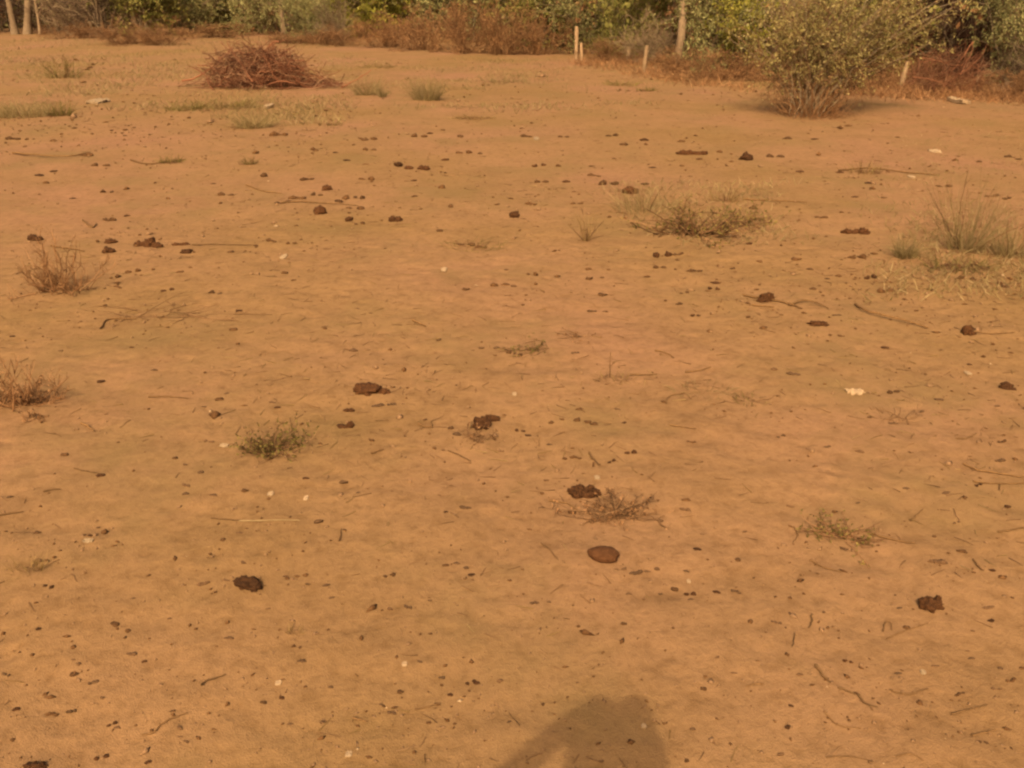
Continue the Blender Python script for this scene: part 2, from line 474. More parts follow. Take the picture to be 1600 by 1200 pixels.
TG = 'bushes and trees along the edge of the field'
def build_treeline():
    # trunks that can be told apart
    tree('bare_tree', 'twin pale trunks rising side by side from the dark thicket', 33, 54, 7.5, lean=(.17, 0), r=.16, trunks=2, spread=.46, seed=3, leaf='grey_green', crown_w=5)
    tree('thin_tree', 'thin pale sapling just beside the twin pale trunks', 62, 54, 6.0, lean=(.12, 0), r=.06, seed=4, crown_w=3, nl=3000)
    tree('slender_tree', 'lone slender pale straight trunk beyond the red brush heap', 446, 66, 7.0, r=.105, seed=5, lean=(.03, 0), crown_w=4, first=.6)
    tree('leaning_tree', 'leaning pale trunk among dry brush behind the single fence post', 1055, 100, 5.0, r=.125, seed=6, lean=(.22, .05), leaf='green', crown_w=4.5, first=.35)
    tree('slanting_tree', 'thick dark brown trunk slanting up behind the heap of dead branches', 1552, 122, 4.6, r=.24, seed=8, lean=(-.72, .05), crown_w=4.5, first=.45, nl=9000, bark='brown_bark')
    tree('leafy_tree', 'slim leafy tree rising behind the paired fence posts', 925, 80, 6, r=.09, seed=9, leaf='green', crown_w=4.5, first=.2, nl=9000)
    # bushes, from one end of the field edge to the other
    B = bush
    rows = [
        ('thicket', 'thicket', 'dark brown bare thicket between and behind the twin pale trunks', -10, 49, 4.0, 5.0, 0),
        ('thicket', 'thicket', 'dark reddish bare thicket next to the thin sapling', 95, 50, 3.8, 4.6, 1),
        ('greytwig', 'twiggy_bush', 'grey twiggy bush in front of the dark thicket', 112, 55, 2.6, 2.8, 0),
        ('thicket', 'thicket', 'dense brown thicket between the grey bush and brown mound of scrub', 165, 56, 3.6, 3.6, 0),
        ('brush', 'scrub', 'low mound of pale brown scrub at the field edge', 200, 69, .75, 2.6, 1),
        ('brush', 'scrub', 'small dark brown scrub clump beside the low scrub mound', 258, 70, .6, 1.8, 0),
        ('lush', 'bush', 'olive brown bush above the low scrub mound', 222, 55, 3.6, 3.6, 1),
        ('leafy', 'bush', 'grey green bush with pale lower twigs, beyond the scrub mound', 300, 52, 3.0, 4.0, 0),
        ('lush', 'bush', 'dark green bush in the middle of the three beyond the red heap', 355, 50, 3.4, 4.2, 0),
        ('leafy', 'bush', 'grey green bush just before the slender trunk', 408, 54, 3.0, 3.4, 1),
        ('leafy', 'bush', 'dark grey bush with black shade beneath, past the slender trunk', 487, 66, 2.1, 2.6, 0),
        ('greytwig', 'twiggy_bush', 'grey twiggy undergrowth beneath the yellow green bush', 530, 66, 1.5, 2.2, 1),
        ('yellow', 'bush', 'bright yellow green bush rising over the dry hedge', 575, 58, 3.4, 4.6, 0),
        ('yellow', 'bush', 'yellow green bush half hidden behind the dry hedge', 645, 56, 3.4, 4.0, 1),
        ('brush', 'dry_hedge', 'low end of the dry reddish hedge below the yellow bush', 600, 74, 1.0, 2.4, 0),
        ('brush', 'dry_hedge', 'dry reddish hedge clump, second from its low end', 665, 78, 1.25, 2.4, 1),
        ('brush', 'dry_hedge', 'dry reddish hedge clump with pale stems at its foot', 725, 83, 1.35, 2.3, 2),
        ('brush', 'dry_hedge', 'tall rounded reddish dry clump in the middle of the hedge', 785, 85, 1.5, 2.2, 0),
        ('brush', 'dry_hedge', 'reddish dry hedge clump nearest the paired fence posts', 842, 85, 1.2, 2.0, 1),
        ('leafy', 'bush', 'grey green bush peeping over the dry hedge', 745, 62, 3.6, 4.2, 1),
        ('lush', 'bush', 'green bush where the dry hedge ends', 850, 76, 3.0, 3.6, 1),
        ('leafy', 'bush', 'pale grey green bush directly behind the paired fence posts', 930, 84, 2.3, 2.8, 0),
        ('lush', 'bush', 'deep green bush between the paired posts and the leaning trunk', 985, 90, 2.2, 2.6, 0),
        ('greytwig', 'twiggy_bush', 'grey twiggy bush behind the single fence post', 1012, 98, 1.2, 2.0, 0),
        ('brush', 'dry_brush', 'brown dry brush at the foot of the paired fence posts', 950, 96, .55, 1.8, 2),
        ('brush', 'dry_brush', 'brown dry brush around the foot of the leaning trunk', 1062, 112, .5, 1.8, 0),
        ('leafy', 'bush', 'olive grey bush to one side of the leaning trunk', 1110, 108, 2.4, 2.8, 1),
        ('yellow', 'bush', 'olive bush with pale dry lower twigs beside the feathery shrub', 1165, 112, 1.9, 2.2, 1),
        ('greytwig', 'twiggy_bush', 'pale grey twiggy bush peering over the feathery shrub', 1215, 112, 2.6, 2.4, 1),
        ('lush', 'bush', 'dark green bush in the shade behind the feathery shrub', 1330, 112, 2.6, 3.2, 0),
        ('thicket', 'thicket', 'dark brown thicket behind the heap of dead branches', 1500, 122, 2.6, 3.0, 1),
        ('lush', 'bush', 'olive green bush over the dead branches', 1440, 108, 3.2, 3.0, 1),
        ('leafy', 'bush', 'dark grey bush at the end of the tree line, past the slanting trunk', 1588, 132, 2.3, 2.2, 0),
        ('thicket', 'thicket', 'brown tangle under the dark grey bush past the slanting trunk', 1600, 142, .9, 1.6, 0),
    ]
    rows += [
        ('brush', 'dry_brush', 'dry brown brush in front of the grey twiggy bush', 120, 60, .55, 2.6, 1),
        ('brush', 'dry_brush', 'dry brown brush under the dark green bush beyond the red heap', 345, 57, .5, 3.4, 2),
        ('brush', 'dry_brush', 'dry brown brush at the foot of the slender trunk', 455, 68, .4, 2.4, 0),
        ('brush', 'dry_brush', 'dry reddish brush under the dark grey bush', 520, 70, .6, 2.6, 1),
        ('brush', 'dry_brush', 'reddish dry brush between the leaning trunk and feathery shrub', 1130, 122, .55, 2.4, 2),
        ('brush', 'dry_brush', 'reddish dry brush just behind the bleached post', 1380, 130, .6, 2.4, 1),
        ('brush', 'dry_brush', 'reddish dry brush beneath the feathery shrub', 1310, 140, .5, 1.8, 0),
        ('brush', 'dry_brush', 'dark dry brush at the end of the tree line', 1580, 150, .4, 1.4, 2),
    ]
    for kind, name, label, px, py, h, w, sd in rows:
        B(kind, name, label, 'hedge' if name == 'dry_hedge' else ('brush' if name in ('dry_brush', 'scrub') else ('thicket' if name == 'thicket' else 'bush')), px, py, h, w, sd, group=TG)
build_treeline()

def build_woods():
    """The wood behind the first row of bushes reads as one mass: one object."""
    rng = np.random.default_rng(44)
    Vs = []; Qs = []; mi = []; n0 = 0
    lib = [bush_parts(np.random.default_rng(900 + k), 4.5, 5.0, nst=9, n1=70, n2=420, nl=5200, leaf=(.15, .045), low=.05, t1=.05) for k in range(3)]
    for px in range(-500, 2101, 52):
        for row in range(2):
            f = np.interp(px, [-500, 0, 450, 850, 1100, 1300, 1600, 2100], [40, 44, 40, 31, 24.5, 20.5, 18.0, 14])
            y = f + row * 5 + rng.uniform(1.0, 3.5)
            x = (px - 800) / F_PX * depth_at(y) + rng.uniform(-.5, .5)
            z = g1(x, y); a = rng.uniform(0, 6.28); s = rng.uniform(.85, 1.25)
            for k, (v, q) in enumerate(lib[rng.integers(3)]):
                c, sn = math.cos(a) * s, math.sin(a) * s
                w = np.stack([v[:, 0] * c - v[:, 1] * sn + x, v[:, 0] * sn + v[:, 1] * c + y, v[:, 2] * s + z], 1)
                Vs.append(w); Qs.append(q + n0); n0 += len(w)
                m = 0 if k == 0 else (1 if k == 1 else 2 + (int(rng.integers(3)) if False else (px // 52 + row) % 3))
                mi.append(np.full(len(q), m))
    me = mesh_np('woods', np.concatenate(Vs), np.concatenate(Qs), [M['bark'], M['brown_twig'], M['green'], M['grey_green'], M['dry_brown']], False, np.concatenate(mi))
    tag(link('woods', me), 'dense scrub wood closing off the field behind the first bushes', 'woods', kind='stuff')
build_woods()

# ------------------------------------------------------------------ fence posts
def post(px, py, hpx, wpx, lean, label, seed):
    rng = np.random.default_rng(seed)
    p = at(px, py); s = mpp(px, py)
    h = hpx * s * 1.02; r = wpx * s / 2 * .8
    P = grow(rng, np.array([[0, 0, -.15]]), np.array([[lean, 0, 1.0]]), h + .15, 7, .02)
    R = np.full((1, 7), r) * rng.uniform(.88, 1.08, (1, 7)); R[0, -1] *= .8
    V, Q = tubes(P, R, 8)
    top = P[0, -1] + np.array([0, 0, r * .3])
    V = np.vstack([V, top[None]])
    b = 6 * 8
    Q = np.vstack([Q] + [np.array([[b + k, b + (k + 1) % 8, len(V) - 1, len(V) - 1]]) for k in range(8)])
    bm = bmesh.new()
    vs = [bm.verts.new(v) for v in V]
    for q in Q:
        bm.faces.new([vs[i] for i in dict.fromkeys(q.tolist())])
    me = bpy.data.meshes.new('fence_post'); bm.to_mesh(me); bm.free(); me.materials.append(M['post'])
    tag(link('fence_post', me, None, p), label, 'post', 'fence posts')
post(900, 92, 46, 7.5, .02, 'taller darker wooden fence post of the close pair', 1)
post(909, 94, 25, 6, 0, 'short wooden fence post beside its taller neighbour', 2)
post(1005, 113, 38, 7.5, .03, 'pale wooden fence post standing alone before the leaning trunk', 3)
post(1406, 137, 38, 9, .10, 'bleached fence post beside the heap of dead branches', 4)
post(982, 97, 22, 9, -.02, 'stubby brown post in the dry brush behind the lone post', 5)

# ------------------------------------------------------------------ the feathery shrub and the heaps of dead wood
def feathery_shrub():
    rng = np.random.default_rng(2024)
    p = at(1262, 180)
    o = thing('feathery_shrub', 'big feathery olive shrub with drooping sprays over a narrow twiggy foot', 'shrub', p)
    s = mpp(1262, 180)
    def blob(n, c, r):                                   # points inside an ellipsoid
        u = runit(rng, n) * rng.uniform(0.25, 1, n)[:, None] ** .5
        return np.array(c) + u * np.array(r)
    # where the crown stands, from the foot: a wide head over the foot, reaching out to both sides
    tg = np.concatenate([blob(34, (.55, .25, 1.45), (1.2, .9, .5)), blob(16, (-.5, .2, 1.05), (.6, .6, .34)), blob(18, (1.45, .3, 1.3), (.55, .5, .5)), blob(8, (.1, 0, .75), (.6, .45, .3))])
    n0 = len(tg)
    S = np.stack([rng.normal(0, .10, n0), rng.normal(0, .10, n0), np.full(n0, -.03)], 1)
    t = np.linspace(0, 1, 9)[None, :, None]
    mid = S + (tg - S) * np.array([.25, .25, .55]) + rng.normal(0, .12, tg.shape)
    P0 = (1 - t) ** 2 * S[:, None] + 2 * t * (1 - t) * mid[:, None] + t ** 2 * tg[:, None]
    P0 = P0 + np.cumsum(rng.normal(0, .035, P0.shape), 1) * t
    n1 = 900
    a, d, _ = pick(rng, P0, n1, .35, 1.0)
    P1 = grow(rng, a, d * .5 + runit(rng, n1), rng.uniform(.18, .62, n1), 6, .14, (0, 0, -.22))
    n2 = 3600
    a, d, _ = pick(rng, P1, n2, .1, 1.0)
    P2 = grow(rng, a, d * .6 + runit(rng, n2), rng.uniform(.06, .20, n2), 4, .15, (0, 0, -.35))
    V, Q = tubes(P0, taper(n0, 9, rng.uniform(.005, .013, n0), .003), 5)
    link('stems', mesh_np('stems', V, Q, M['bark'], True), o)
    V, Q = join(tubes(P1, taper(n1, 6, .0045, .002), 3), tubes(P2, taper(n2, 4, .0022, .0012), 3))
    tag(link('twigs', mesh_np('twigs', V, Q, M['brown_twig']), o), kind='stuff')
    nl = 22000
    c, d, _ = pick(rng, P2, nl, 0, 1.0)
    keep = rng.uniform(0, 1, nl) < np.clip(.10 + (c[:, 2] - .25) * 1.3, .08, 1)
    c, d = c[keep], d[keep]; nl = len(c)
    V, Q = leaves(rng, c + rng.normal(0, .012, c.shape), d * .5 + runit(rng, nl) + np.array([0, 0, -.2]), rng.uniform(.025, .055, nl), rng.uniform(.004, .009, nl))
    tag(link('foliage', mesh_np('foliage', V, Q, M['feather_green']), o), kind='stuff')
    # dry twiggy foot
    nf = 400
    a = rng.uniform(0, 6.283, nf); rr = rng.uniform(0, .38, nf)
    S = np.stack([np.cos(a) * rr, np.sin(a) * rr, np.full(nf, -.02)], 1)
    tl = rng.uniform(.1, 1.1, nf)
    P = grow(rng, S, np.stack([np.cos(a) * np.sin(tl), np.sin(a) * np.sin(tl), np.cos(tl)], 1), rng.uniform(.12, .85, nf), 6, .36)
    V, Q = tubes(P, taper(nf, 6, .004, .0015), 3)
    tag(link('dry_shoots', mesh_np('dry_shoots', V, Q, M['dry_brown']), o), kind='stuff')
feathery_shrub()

def brush_heap(name, label, cat, px, py, w, h, mat, nb=26, nt=900, seed=1, lean=0.0, group=None, tail=None, rmax=.02):
    """A heap of cut dead wood: thick branches one by one, fine twigs as one tangle."""
    rng = np.random.default_rng(seed)
    p = at(px, py)
    o = thing(name, label, cat, p, 0, group)
    def lie(n, lmin, lmax, K, wob):
        th = rng.uniform(0, 6.283, n); r = np.sqrt(rng.uniform(0, 1, n))
        x = r * np.cos(th) * w / 2; y = r * np.sin(th) * w / 3
        if tail: x = np.where(rng.uniform(0, 1, n) < .2, rng.uniform(0, tail, n), x)
        loose = rng.uniform(0, 1, n) < .10
        x = np.where(loose, x * 1.7, x)
        top = h * np.maximum(.12, 1 - np.abs(x / (w / 2)) ** 3.2 * .75 - np.abs(y / (w / 3)) ** 3 * .7)
        top = np.where(np.abs(x) > w / 2, h * .25, top)
        z = rng.uniform(0.02, 1, n) ** .8 * top * np.where(loose, .2, 1)
        D = np.stack([rng.normal(lean, 1, n), rng.normal(0, .7, n), rng.normal(.15 + abs(lean) * .5, .6, n)], 1)
        L = rng.uniform(lmin, lmax, n) * np.where(loose, .6, 1)
        D[:, 2] *= np.where(loose, .1, 1)
        D = norm(D)
        S = np.stack([x, y, z], 1) - D * L[:, None] * .5
        P = grow(rng, S, D, L, K, wob)
        P[:, :, 2] = np.maximum(P[:, :, 2], .008)
        return P
    P = lie(nb, .5 * w * .6, w * .75, 7, .2)
    P[:, :, 2] = np.minimum(P[:, :, 2], h * 1.12)
    R = taper(nb, 7, rng.uniform(rmax * .45, rmax, nb), rmax * .3)
    for k in range(nb):
        V, Q = tubes(P[k:k + 1], R[k:k + 1], 5)
        link('branch', mesh_np('branch', V, Q, M[mat], True), o)
    P = lie(nt, .12 * w, .42 * w, 5, .2)
    V, Q = tubes(P, taper(nt, 5, rmax * .28, rmax * .12), 3)
    tag(link('twigs', mesh_np('twigs', V, Q, M[mat]), o), kind='stuff')
    return o
brush_heap('brush_heap', 'rounded heap of reddish brown cut brushwood on the open ground', 'brush heap', 405, 135, 1.80, .68, 'red_brown', 34, 1300, 5, tail=1.35)
brush_heap('branch_heap', 'heap of slanting dead branches leaning at the field edge', 'brush heap', 1480, 146, 1.3, .72, 'red_brown', 36, 900, 6, lean=.9, rmax=.010)
brush_heap('branch_heap', 'flat scatter of pale dead branches under the slanting trunk', 'brush heap', 1560, 148, 1.0, .14, 'grey_twig', 10, 160, 7)

# ------------------------------------------------------------------ grasses and low plants on the open ground
LAND = []        # (px, py, short phrase) landmarks used to tell small things apart
def tuft(px, py, wpx, hpx, label, short=None, mat='pale_grass', n=220, stiff=.5, stems=0, seed=None, name='grass_tuft', cat='grass tuft', stem_mat='brown_twig', bw=.0022, dead=0, leafy=0, spread=.35):
    """Blades spray from a small foot; some tufts carry woody stems, small leaves or dead stalks on the ground."""
    rng = np.random.default_rng(seed if seed is not None else int(px * 7 + py))
    p = at(px, py); s = mpp(px, py)
    w = wpx * s; h = hpx * s * .85
    o = thing(name, label, cat, p)
    bw = bw * .75
    a = rng.uniform(0, 6.283, n); r = w * .5 * spread * np.sqrt(rng.uniform(0, 1, n))
    S = np.stack([np.cos(a) * r, np.sin(a) * r * .7, np.full(n, -.004)], 1)
    a2 = a + rng.normal(0, .6, n)
    tl = rng.uniform(.05, 1.25, n) * (1 - stiff * .5)
    D = np.stack([np.cos(a2) * np.sin(tl), np.sin(a2) * np.sin(tl), np.cos(tl)], 1)
    L = np.hypot(h, w * .35) * rng.uniform(.45, 1.0, n)
    P = grow(rng, S, D, L, 6, .10, (0, 0, -.35 * (1 - stiff)))
    x99 = np.percentile(np.abs(P[:, :, 0]), 97); z99 = np.percentile(P[:, :, 2], 98)
    sc = np.array([w / 2 / x99, w / 2 / x99, h / z99]); P = P * sc
    P[:, :, 2] = np.maximum(P[:, :, 2], -.004)
    V, Q = ribbons(rng, P, taper(n, 6, bw, bw * .25))
    tag(link('blades', mesh_np('blades', V, Q, M[mat]), o), kind='stuff')
    if stems:
        a = rng.uniform(0, 6.283, stems)
        S = np.stack([np.cos(a) * w * .08, np.sin(a) * w * .08, np.full(stems, -.004)], 1)
        tl = rng.uniform(.1, .95, stems)
        P = grow(rng, S, np.stack([np.cos(a) * np.sin(tl), np.sin(a) * np.sin(tl) * .7, np.cos(tl)], 1), h * rng.uniform(.6, 1.15, stems), 6, .10)
        n2 = stems * 4
        q, d, _ = pick(rng, P, n2, .3, 1)
        P2 = grow(rng, q, d + runit(rng, n2) * .8, h * rng.uniform(.12, .35, n2), 4, .15)
        V, Q = join(tubes(P, taper(stems, 6, bw * 1.6, bw * .6), 4), tubes(P2, taper(n2, 4, bw * .7, bw * .35), 3))
        link('stems', mesh_np('stems', V, Q, M[stem_mat], True), o)
        if leafy:
            c, d, _ = pick(rng, P2, leafy, 0, 1)
            V, Q = leaves(rng, c, d + runit(rng, leafy), h * rng.uniform(.05, .10, leafy), h * .018)
            tag(link('leaves', mesh_np('leaves', V, Q, M[mat]), o), kind='stuff')
    if dead:
        a = rng.uniform(0, 6.283, dead); r = w * .45 * np.sqrt(rng.uniform(0, 1, dead))
        S = np.stack([np.cos(a) * r, np.sin(a) * r * .5, np.full(dead, .004)], 1)
        a = rng.uniform(0, 6.283, dead)
        P = grow(rng, S, np.stack([np.cos(a), np.sin(a), rng.uniform(0, .25, dead)], 1), w * rng.uniform(.08, .28, dead), 4, .2)
        P[:, :, 2] = np.maximum(P[:, :, 2], .003)
        V, Q = tubes(P, taper(dead, 4, bw * .9, bw * .5), 3)
        tag(link('dead_stalks', mesh_np('dead_stalks', V, Q, M['brown_twig']), o), kind='stuff')
    if short: LAND.append((px, py, short))
    return o

def crawl(px, py, wpx, hpx, label, short=None, mats=('dry_brown', 'brown_twig'), n=26, n2=120, nl=160, seed=None, name='creeping_plant', cat='plant', r=.003, up=.25, leaf=.012):
    """A low, dry, much-branched plant spreading over the soil."""
    rng = np.random.default_rng(seed if seed is not None else int(px * 3 + py))
    p = at(px, py); s = mpp(px, py); w = wpx * s; h = hpx * s
    o = thing(name, label, cat, p)
    a = rng.uniform(0, 6.283, n)
    S = np.stack([rng.normal(0, w * .12, n), rng.normal(0, w * .06, n), np.full(n, -.003)], 1)
    P = grow(rng, S, np.stack([np.cos(a) * 1.0, np.sin(a) * .7, rng.uniform(0, up * 2, n)], 1), w * rng.uniform(.2, .5, n), 6, .2, (0, 0, .02))
    q, d, _ = pick(rng, P, n2, .1, 1)
    P2 = grow(rng, q, d * .5 + runit(rng, n2) + np.array([0, 0, up * 1.4]), w * rng.uniform(.05, .17, n2), 4, .22)
    z = np.percentile(P2[:, :, 2], 98); x = np.percentile(np.abs(P2[:, :, 0]), 98)
    sc = np.array([w / 2 / x, w / 2 / x, h / max(z, 1e-4)])
    P = P * sc; P2 = P2 * sc
    P[:, :, 2] = np.maximum(P[:, :, 2], .002); P2[:, :, 2] = np.maximum(P2[:, :, 2], .002)
    V, Q = join(tubes(P, taper(n, 6, r, r * .5), 4), tubes(P2, taper(n2, 4, r * .55, r * .3), 3))
    link('stems', mesh_np('stems', V, Q, M[mats[1]]), o)
    if nl:
        c, d, _ = pick(rng, P2, nl, .1, 1)
        V, Q = leaves(rng, c, d + runit(rng, nl), leaf * rng.uniform(.6, 1.4, nl), leaf * .28)
        tag(link('leaves', mesh_np('leaves', V, Q, M[mats[0]]), o), kind='stuff')
    if short: LAND.append((px, py, short))
    return o

# far tufts
tuft(667, 156, 62, 40, 'upright pale green tuft, the taller of two beyond the middle of the field', 'the upright pale tuft', n=420, stiff=.6, bw=.004, spread=.6)
tuft(573, 148, 60, 34, 'ragged pale green tuft beside the upright one', 'the ragged pale tuft', n=220, stems=6, bw=.004, spread=.6)
tuft(598, 152, 28, 22, 'little greenish tuft between the two pale tufts', n=120, bw=.004)
tuft(397, 199, 78, 32, 'squat green tuft in front of the red brush heap', 'the squat green tuft', n=320, bw=.0035, dead=60, spread=.6, stiff=.4)
tuft(100, 122, 100, 38, 'straggly olive weed on the far slope', 'the straggly far weed', mat='tuft_green', n=120, stems=16, bw=.004, leafy=260, dead=30)
tuft(40, 182, 90, 30, 'broad olive grass patch at the far side of the field', 'the broad olive patch', n=420, bw=.004, dead=40, spread=.9)
tuft(95, 181, 50, 26, 'olive grass clump joined to the broad olive patch', mat='tuft_green', n=180, bw=.004, dead=20, spread=.8)
tuft(290, 172, 60, 16, 'low straggling grass behind the squat green tuft', mat='tuft_green', n=140, bw=.004, dead=30, spread=.9)
tuft(352, 168, 110, 14, 'thin strip of dark grass just behind the squat green tuft', mat='tuft_green', n=200, bw=.004, dead=40, spread=.95)
tuft(587, 106, 60, 8, 'dark flat weed patch farthest out near the dry hedge', mat='tuft_green', n=90, bw=.005, dead=30, spread=.9)
tuft(790, 128, 80, 14, 'faint greenish patch beyond the upright pale tuft', n=140, bw=.004, spread=.9)
tuft(970, 133, 60, 10, 'flat dark weed patch in front of the paired fence posts', mat='tuft_green', n=100, bw=.005, dead=30, spread=.9)
tuft(1010, 142, 34, 9, 'small dark weed in front of the lone fence post', mat='tuft_green', n=60, bw=.005, dead=20, spread=.9)
tuft(520, 196, 34, 8, 'dark curved wisp of dry grass beyond the small lumps', mat='tuft_green', n=50, bw=.004, dead=20, spread=.9)
tuft(268, 254, 44, 14, 'dark flattened tussock of dead stalks in the left half', 'the dark flattened tussock', mat='tuft_green', n=70, dead=60, bw=.004, spread=.7)
tuft(390, 257, 32, 16, 'small dark v-shaped tussock', 'the v-shaped tussock', mat='tuft_green', n=50, dead=24, stems=4, bw=.004)
tuft(740, 185, 70, 6, 'long thin line of dry grass lying across the far sand', 'the line of dry grass', mat='dry_grass', n=60, dead=40, bw=.004, spread=.95)
# middle distance
crawl(1085, 366, 190, 46, 'sprawling olive plant with a dark woody crown', 'the sprawling olive plant', mats=('tuft_green', 'brown_twig'), n=56, n2=340, nl=620, r=.005, up=.45, leaf=.024, name='sprawling_plant')
tuft(1010, 328, 120, 44, 'pale yellow green wisps behind the sprawling olive plant', 'the yellow green wisps', n=160, bw=.0025, spread=.9, stems=8)
crawl(1160, 350, 110, 26, 'low olive shoots beside the sprawling plant', mats=('tuft_green', 'brown_twig'), n=30, n2=160, nl=300, r=.003, up=.3, leaf=.024)
tuft(1135, 314, 60, 26, 'thin dry shoots behind the sprawling olive plant', mat='dry_grass', n=60, stems=9, dead=20, bw=.0025, spread=.8)
tuft(915, 376, 34, 52, 'small cluster of upright dry stems', 'the upright dry stems', mat='dry_grass', n=30, stems=10, bw=.0022, stiff=.9)
tuft(1508, 392, 130, 130, 'tall airy grass tussock with dark stems fanning out', 'the tall airy tussock', n=170, stems=14, bw=.0022, stiff=.7, dead=40, spread=.4)
tuft(1580, 400, 90, 70, 'loose dry grass beside the tall airy tussock', mat='pale_grass', n=160, bw=.0024, dead=60, spread=.8, stems=5)
tuft(1415, 402, 56, 42, 'soft pale tuft next to the tall airy tussock', 'the soft pale tuft', n=260, bw=.0022, stiff=.4, spread=.6)
tuft(1500, 420, 110, 22, 'dark matted litter of stalks in front of the airy tussock', mat='tuft_green', n=90, dead=110, bw=.0026, spread=.95)
tuft(1350, 270, 60, 24, 'sparse shoots rising from a dark twig line', 'the twig line with shoots', mat='dry_grass', n=50, stems=6, dead=40, bw=.003, spread=.8)
crawl(95, 455, 140, 78, 'low dry twiggy bushlet with reddish stems', 'the dry twiggy bushlet', n=46, n2=300, nl=220, r=.0032, up=.6, mats=('dry_brown', 'dry_brown'), name='dry_bushlet', cat='plant')
crawl(30, 632, 140, 62, 'dark reddish dry plant cut by the picture edge', 'the reddish dry plant', n=40, n2=340, nl=420, r=.0028, up=.5, mats=('dry_brown', 'dry_brown'))
crawl(48, 654, 52, 12, 'flat dark sprig in front of the reddish dry plant', n=14, n2=60, nl=110, r=.0022, up=.2)
crawl(430, 704, 105, 32, 'small dark green leafy clump alone on the sand', 'the small dark green clump', mats=('tuft_green', 'brown_twig'), n=40, n2=300, nl=700, r=.0018, up=.45, leaf=.013, name='leafy_clump')
crawl(1325, 838, 140, 20, 'dark green creeping sprig trailing a thin stalk', 'the trailing green sprig', mats=('tuft_green', 'dry_brown'), n=24, n2=150, nl=260, r=.0018, up=.25)
crawl(962, 806, 185, 24, 'reddish dry sprig between the two dung pats', 'the reddish dry sprig', n=34, n2=260, nl=420, r=.0019, up=.25)
crawl(826, 550, 80, 20, 'small olive sprig in the middle of the sand', 'the small olive sprig', mats=('tuft_green', 'brown_twig'), n=16, n2=90, nl=140, r=.0018, up=.3)
crawl(905, 527, 66, 9, 'flat dark wisp beyond the small olive sprig', n=12, n2=50, nl=60, r=.0018, up=.1)
crawl(740, 686, 70, 18, 'crumbled plant litter beside the twin dung lumps', 'the crumbled litter', n=14, n2=60, nl=60, r=.0016, up=.2)
tuft(962, 594, 70, 14, 'tiny patch of dry stalks with one upright stem', 'the single upright stem', mat='dry_grass', n=30, dead=24, bw=.0016, spread=.9)
tuft(1172, 627, 60, 9, 'flat dark grass wisp far side of the pale flake', 'the flat dark wisp', mat='tuft_green', n=50, dead=30, bw=.0016, spread=.9)
tuft(1100, 612, 110, 12, 'thin faded grass wisps on the open sand', mat='pale_grass', n=70, dead=24, bw=.0014, spread=.95)
tuft(45, 890, 60, 32, 'faded dead tuft near the edge, lower corner side', 'the faded dead tuft', mat='dry_grass', n=50, bw=.0012, spread=.8, dead=10)
tuft(462, 988, 34, 20, 'tiny faded sprig beyond the black pellet', 'the tiny faded sprig', mat='dry_grass', n=30, bw=.0012, dead=10, spread=.8)
tuft(740, 386, 110, 12, 'flat greenish wisps in the middle distance', 'the flat greenish wisps', mat='tuft_green', n=90, bw=.002, dead=30, spread=.95)
crawl(260, 492, 240, 14, 'wide flat net of thin dead runners on the sand', 'the net of dead runners', n=26, n2=60, nl=0, r=.0022, up=.06)
crawl(1405, 655, 90, 14, 'thin scatter of dead runners on the right side sand', n=14, n2=30, nl=0, r=.0016, up=.06)

def stalk():
    rng = np.random.default_rng(8)
    p = at(953, 590)
    P = grow(rng, np.array([[0, 0, -.01]]), np.array([[.02, 0, 1]]), .135, 7, .03)
    V, Q = tubes(P, taper(1, 7, .0022, .0012), 5)
    tag(link('grass_stalk', mesh_np('grass_stalk', V, Q, M['twig'], True), None, p), 'single thin stalk standing upright in the sand', 'stalk')
stalk()

# ------------------------------------------------------------------ dung, stones, litter
def lump_mesh(name, mat, seed, lobes, sub=3, amp=.22, fr=3.2):
    """One or more fused rough lobes; unit width, resting on z = 0. lobes: (x, y, rx, ry, rz)."""
    rng = np.random.default_rng(seed)
    bm = bmesh.new()
    for (x, y, rx, ry, rz) in lobes:
        r = bmesh.ops.create_icosphere(bm, subdivisions=sub, radius=1.0)
        co = np.array([v.co[:] for v in r['verts']])
        o = rng.uniform(0, 50, 3)
        d = 1 + amp * 2 * (vnoise(co[:, 0] * fr * .5 + o[0], co[:, 1] * fr * .5 + co[:, 2] * 1.7 + o[1], seed)) + amp * vnoise(co[:, 0] * fr + o[1], co[:, 2] * fr + co[:, 1] * 2.1 + o[2], seed + 3) \
            + amp * .6 * vnoise(co[:, 0] * fr * 2.3 + o[2], co[:, 1] * fr * 2.3 + co[:, 2] * 4.1 + o[0], seed + 5)
        co = co * d[:, None] * np.array([rx, ry, rz]) + np.array([x, y, rz * .62])
        co[:, 2] = np.where(co[:, 2] < 0, co[:, 2] * .25, co[:, 2])
        for v, c in zip(r['verts'], co): v.co = c
    for f in bm.faces: f.smooth = True
    me = bpy.data.meshes.new(name); bm.to_mesh(me); bm.free(); me.materials.append(M[mat])
    return me

def lump(name, me, px, py, wpx, label, cat, group=None, rz=0.0, zs=1.0, sink=.0):
    p = at(px, py); w = wpx * mpp(px, py)
    o = link(name, me, None, (p.x, p.y, p.z - sink * w))
    o.scale = (w, w, w * zs); o.rotation_euler = (0, 0, rz)
    return tag(o, label, cat, group)

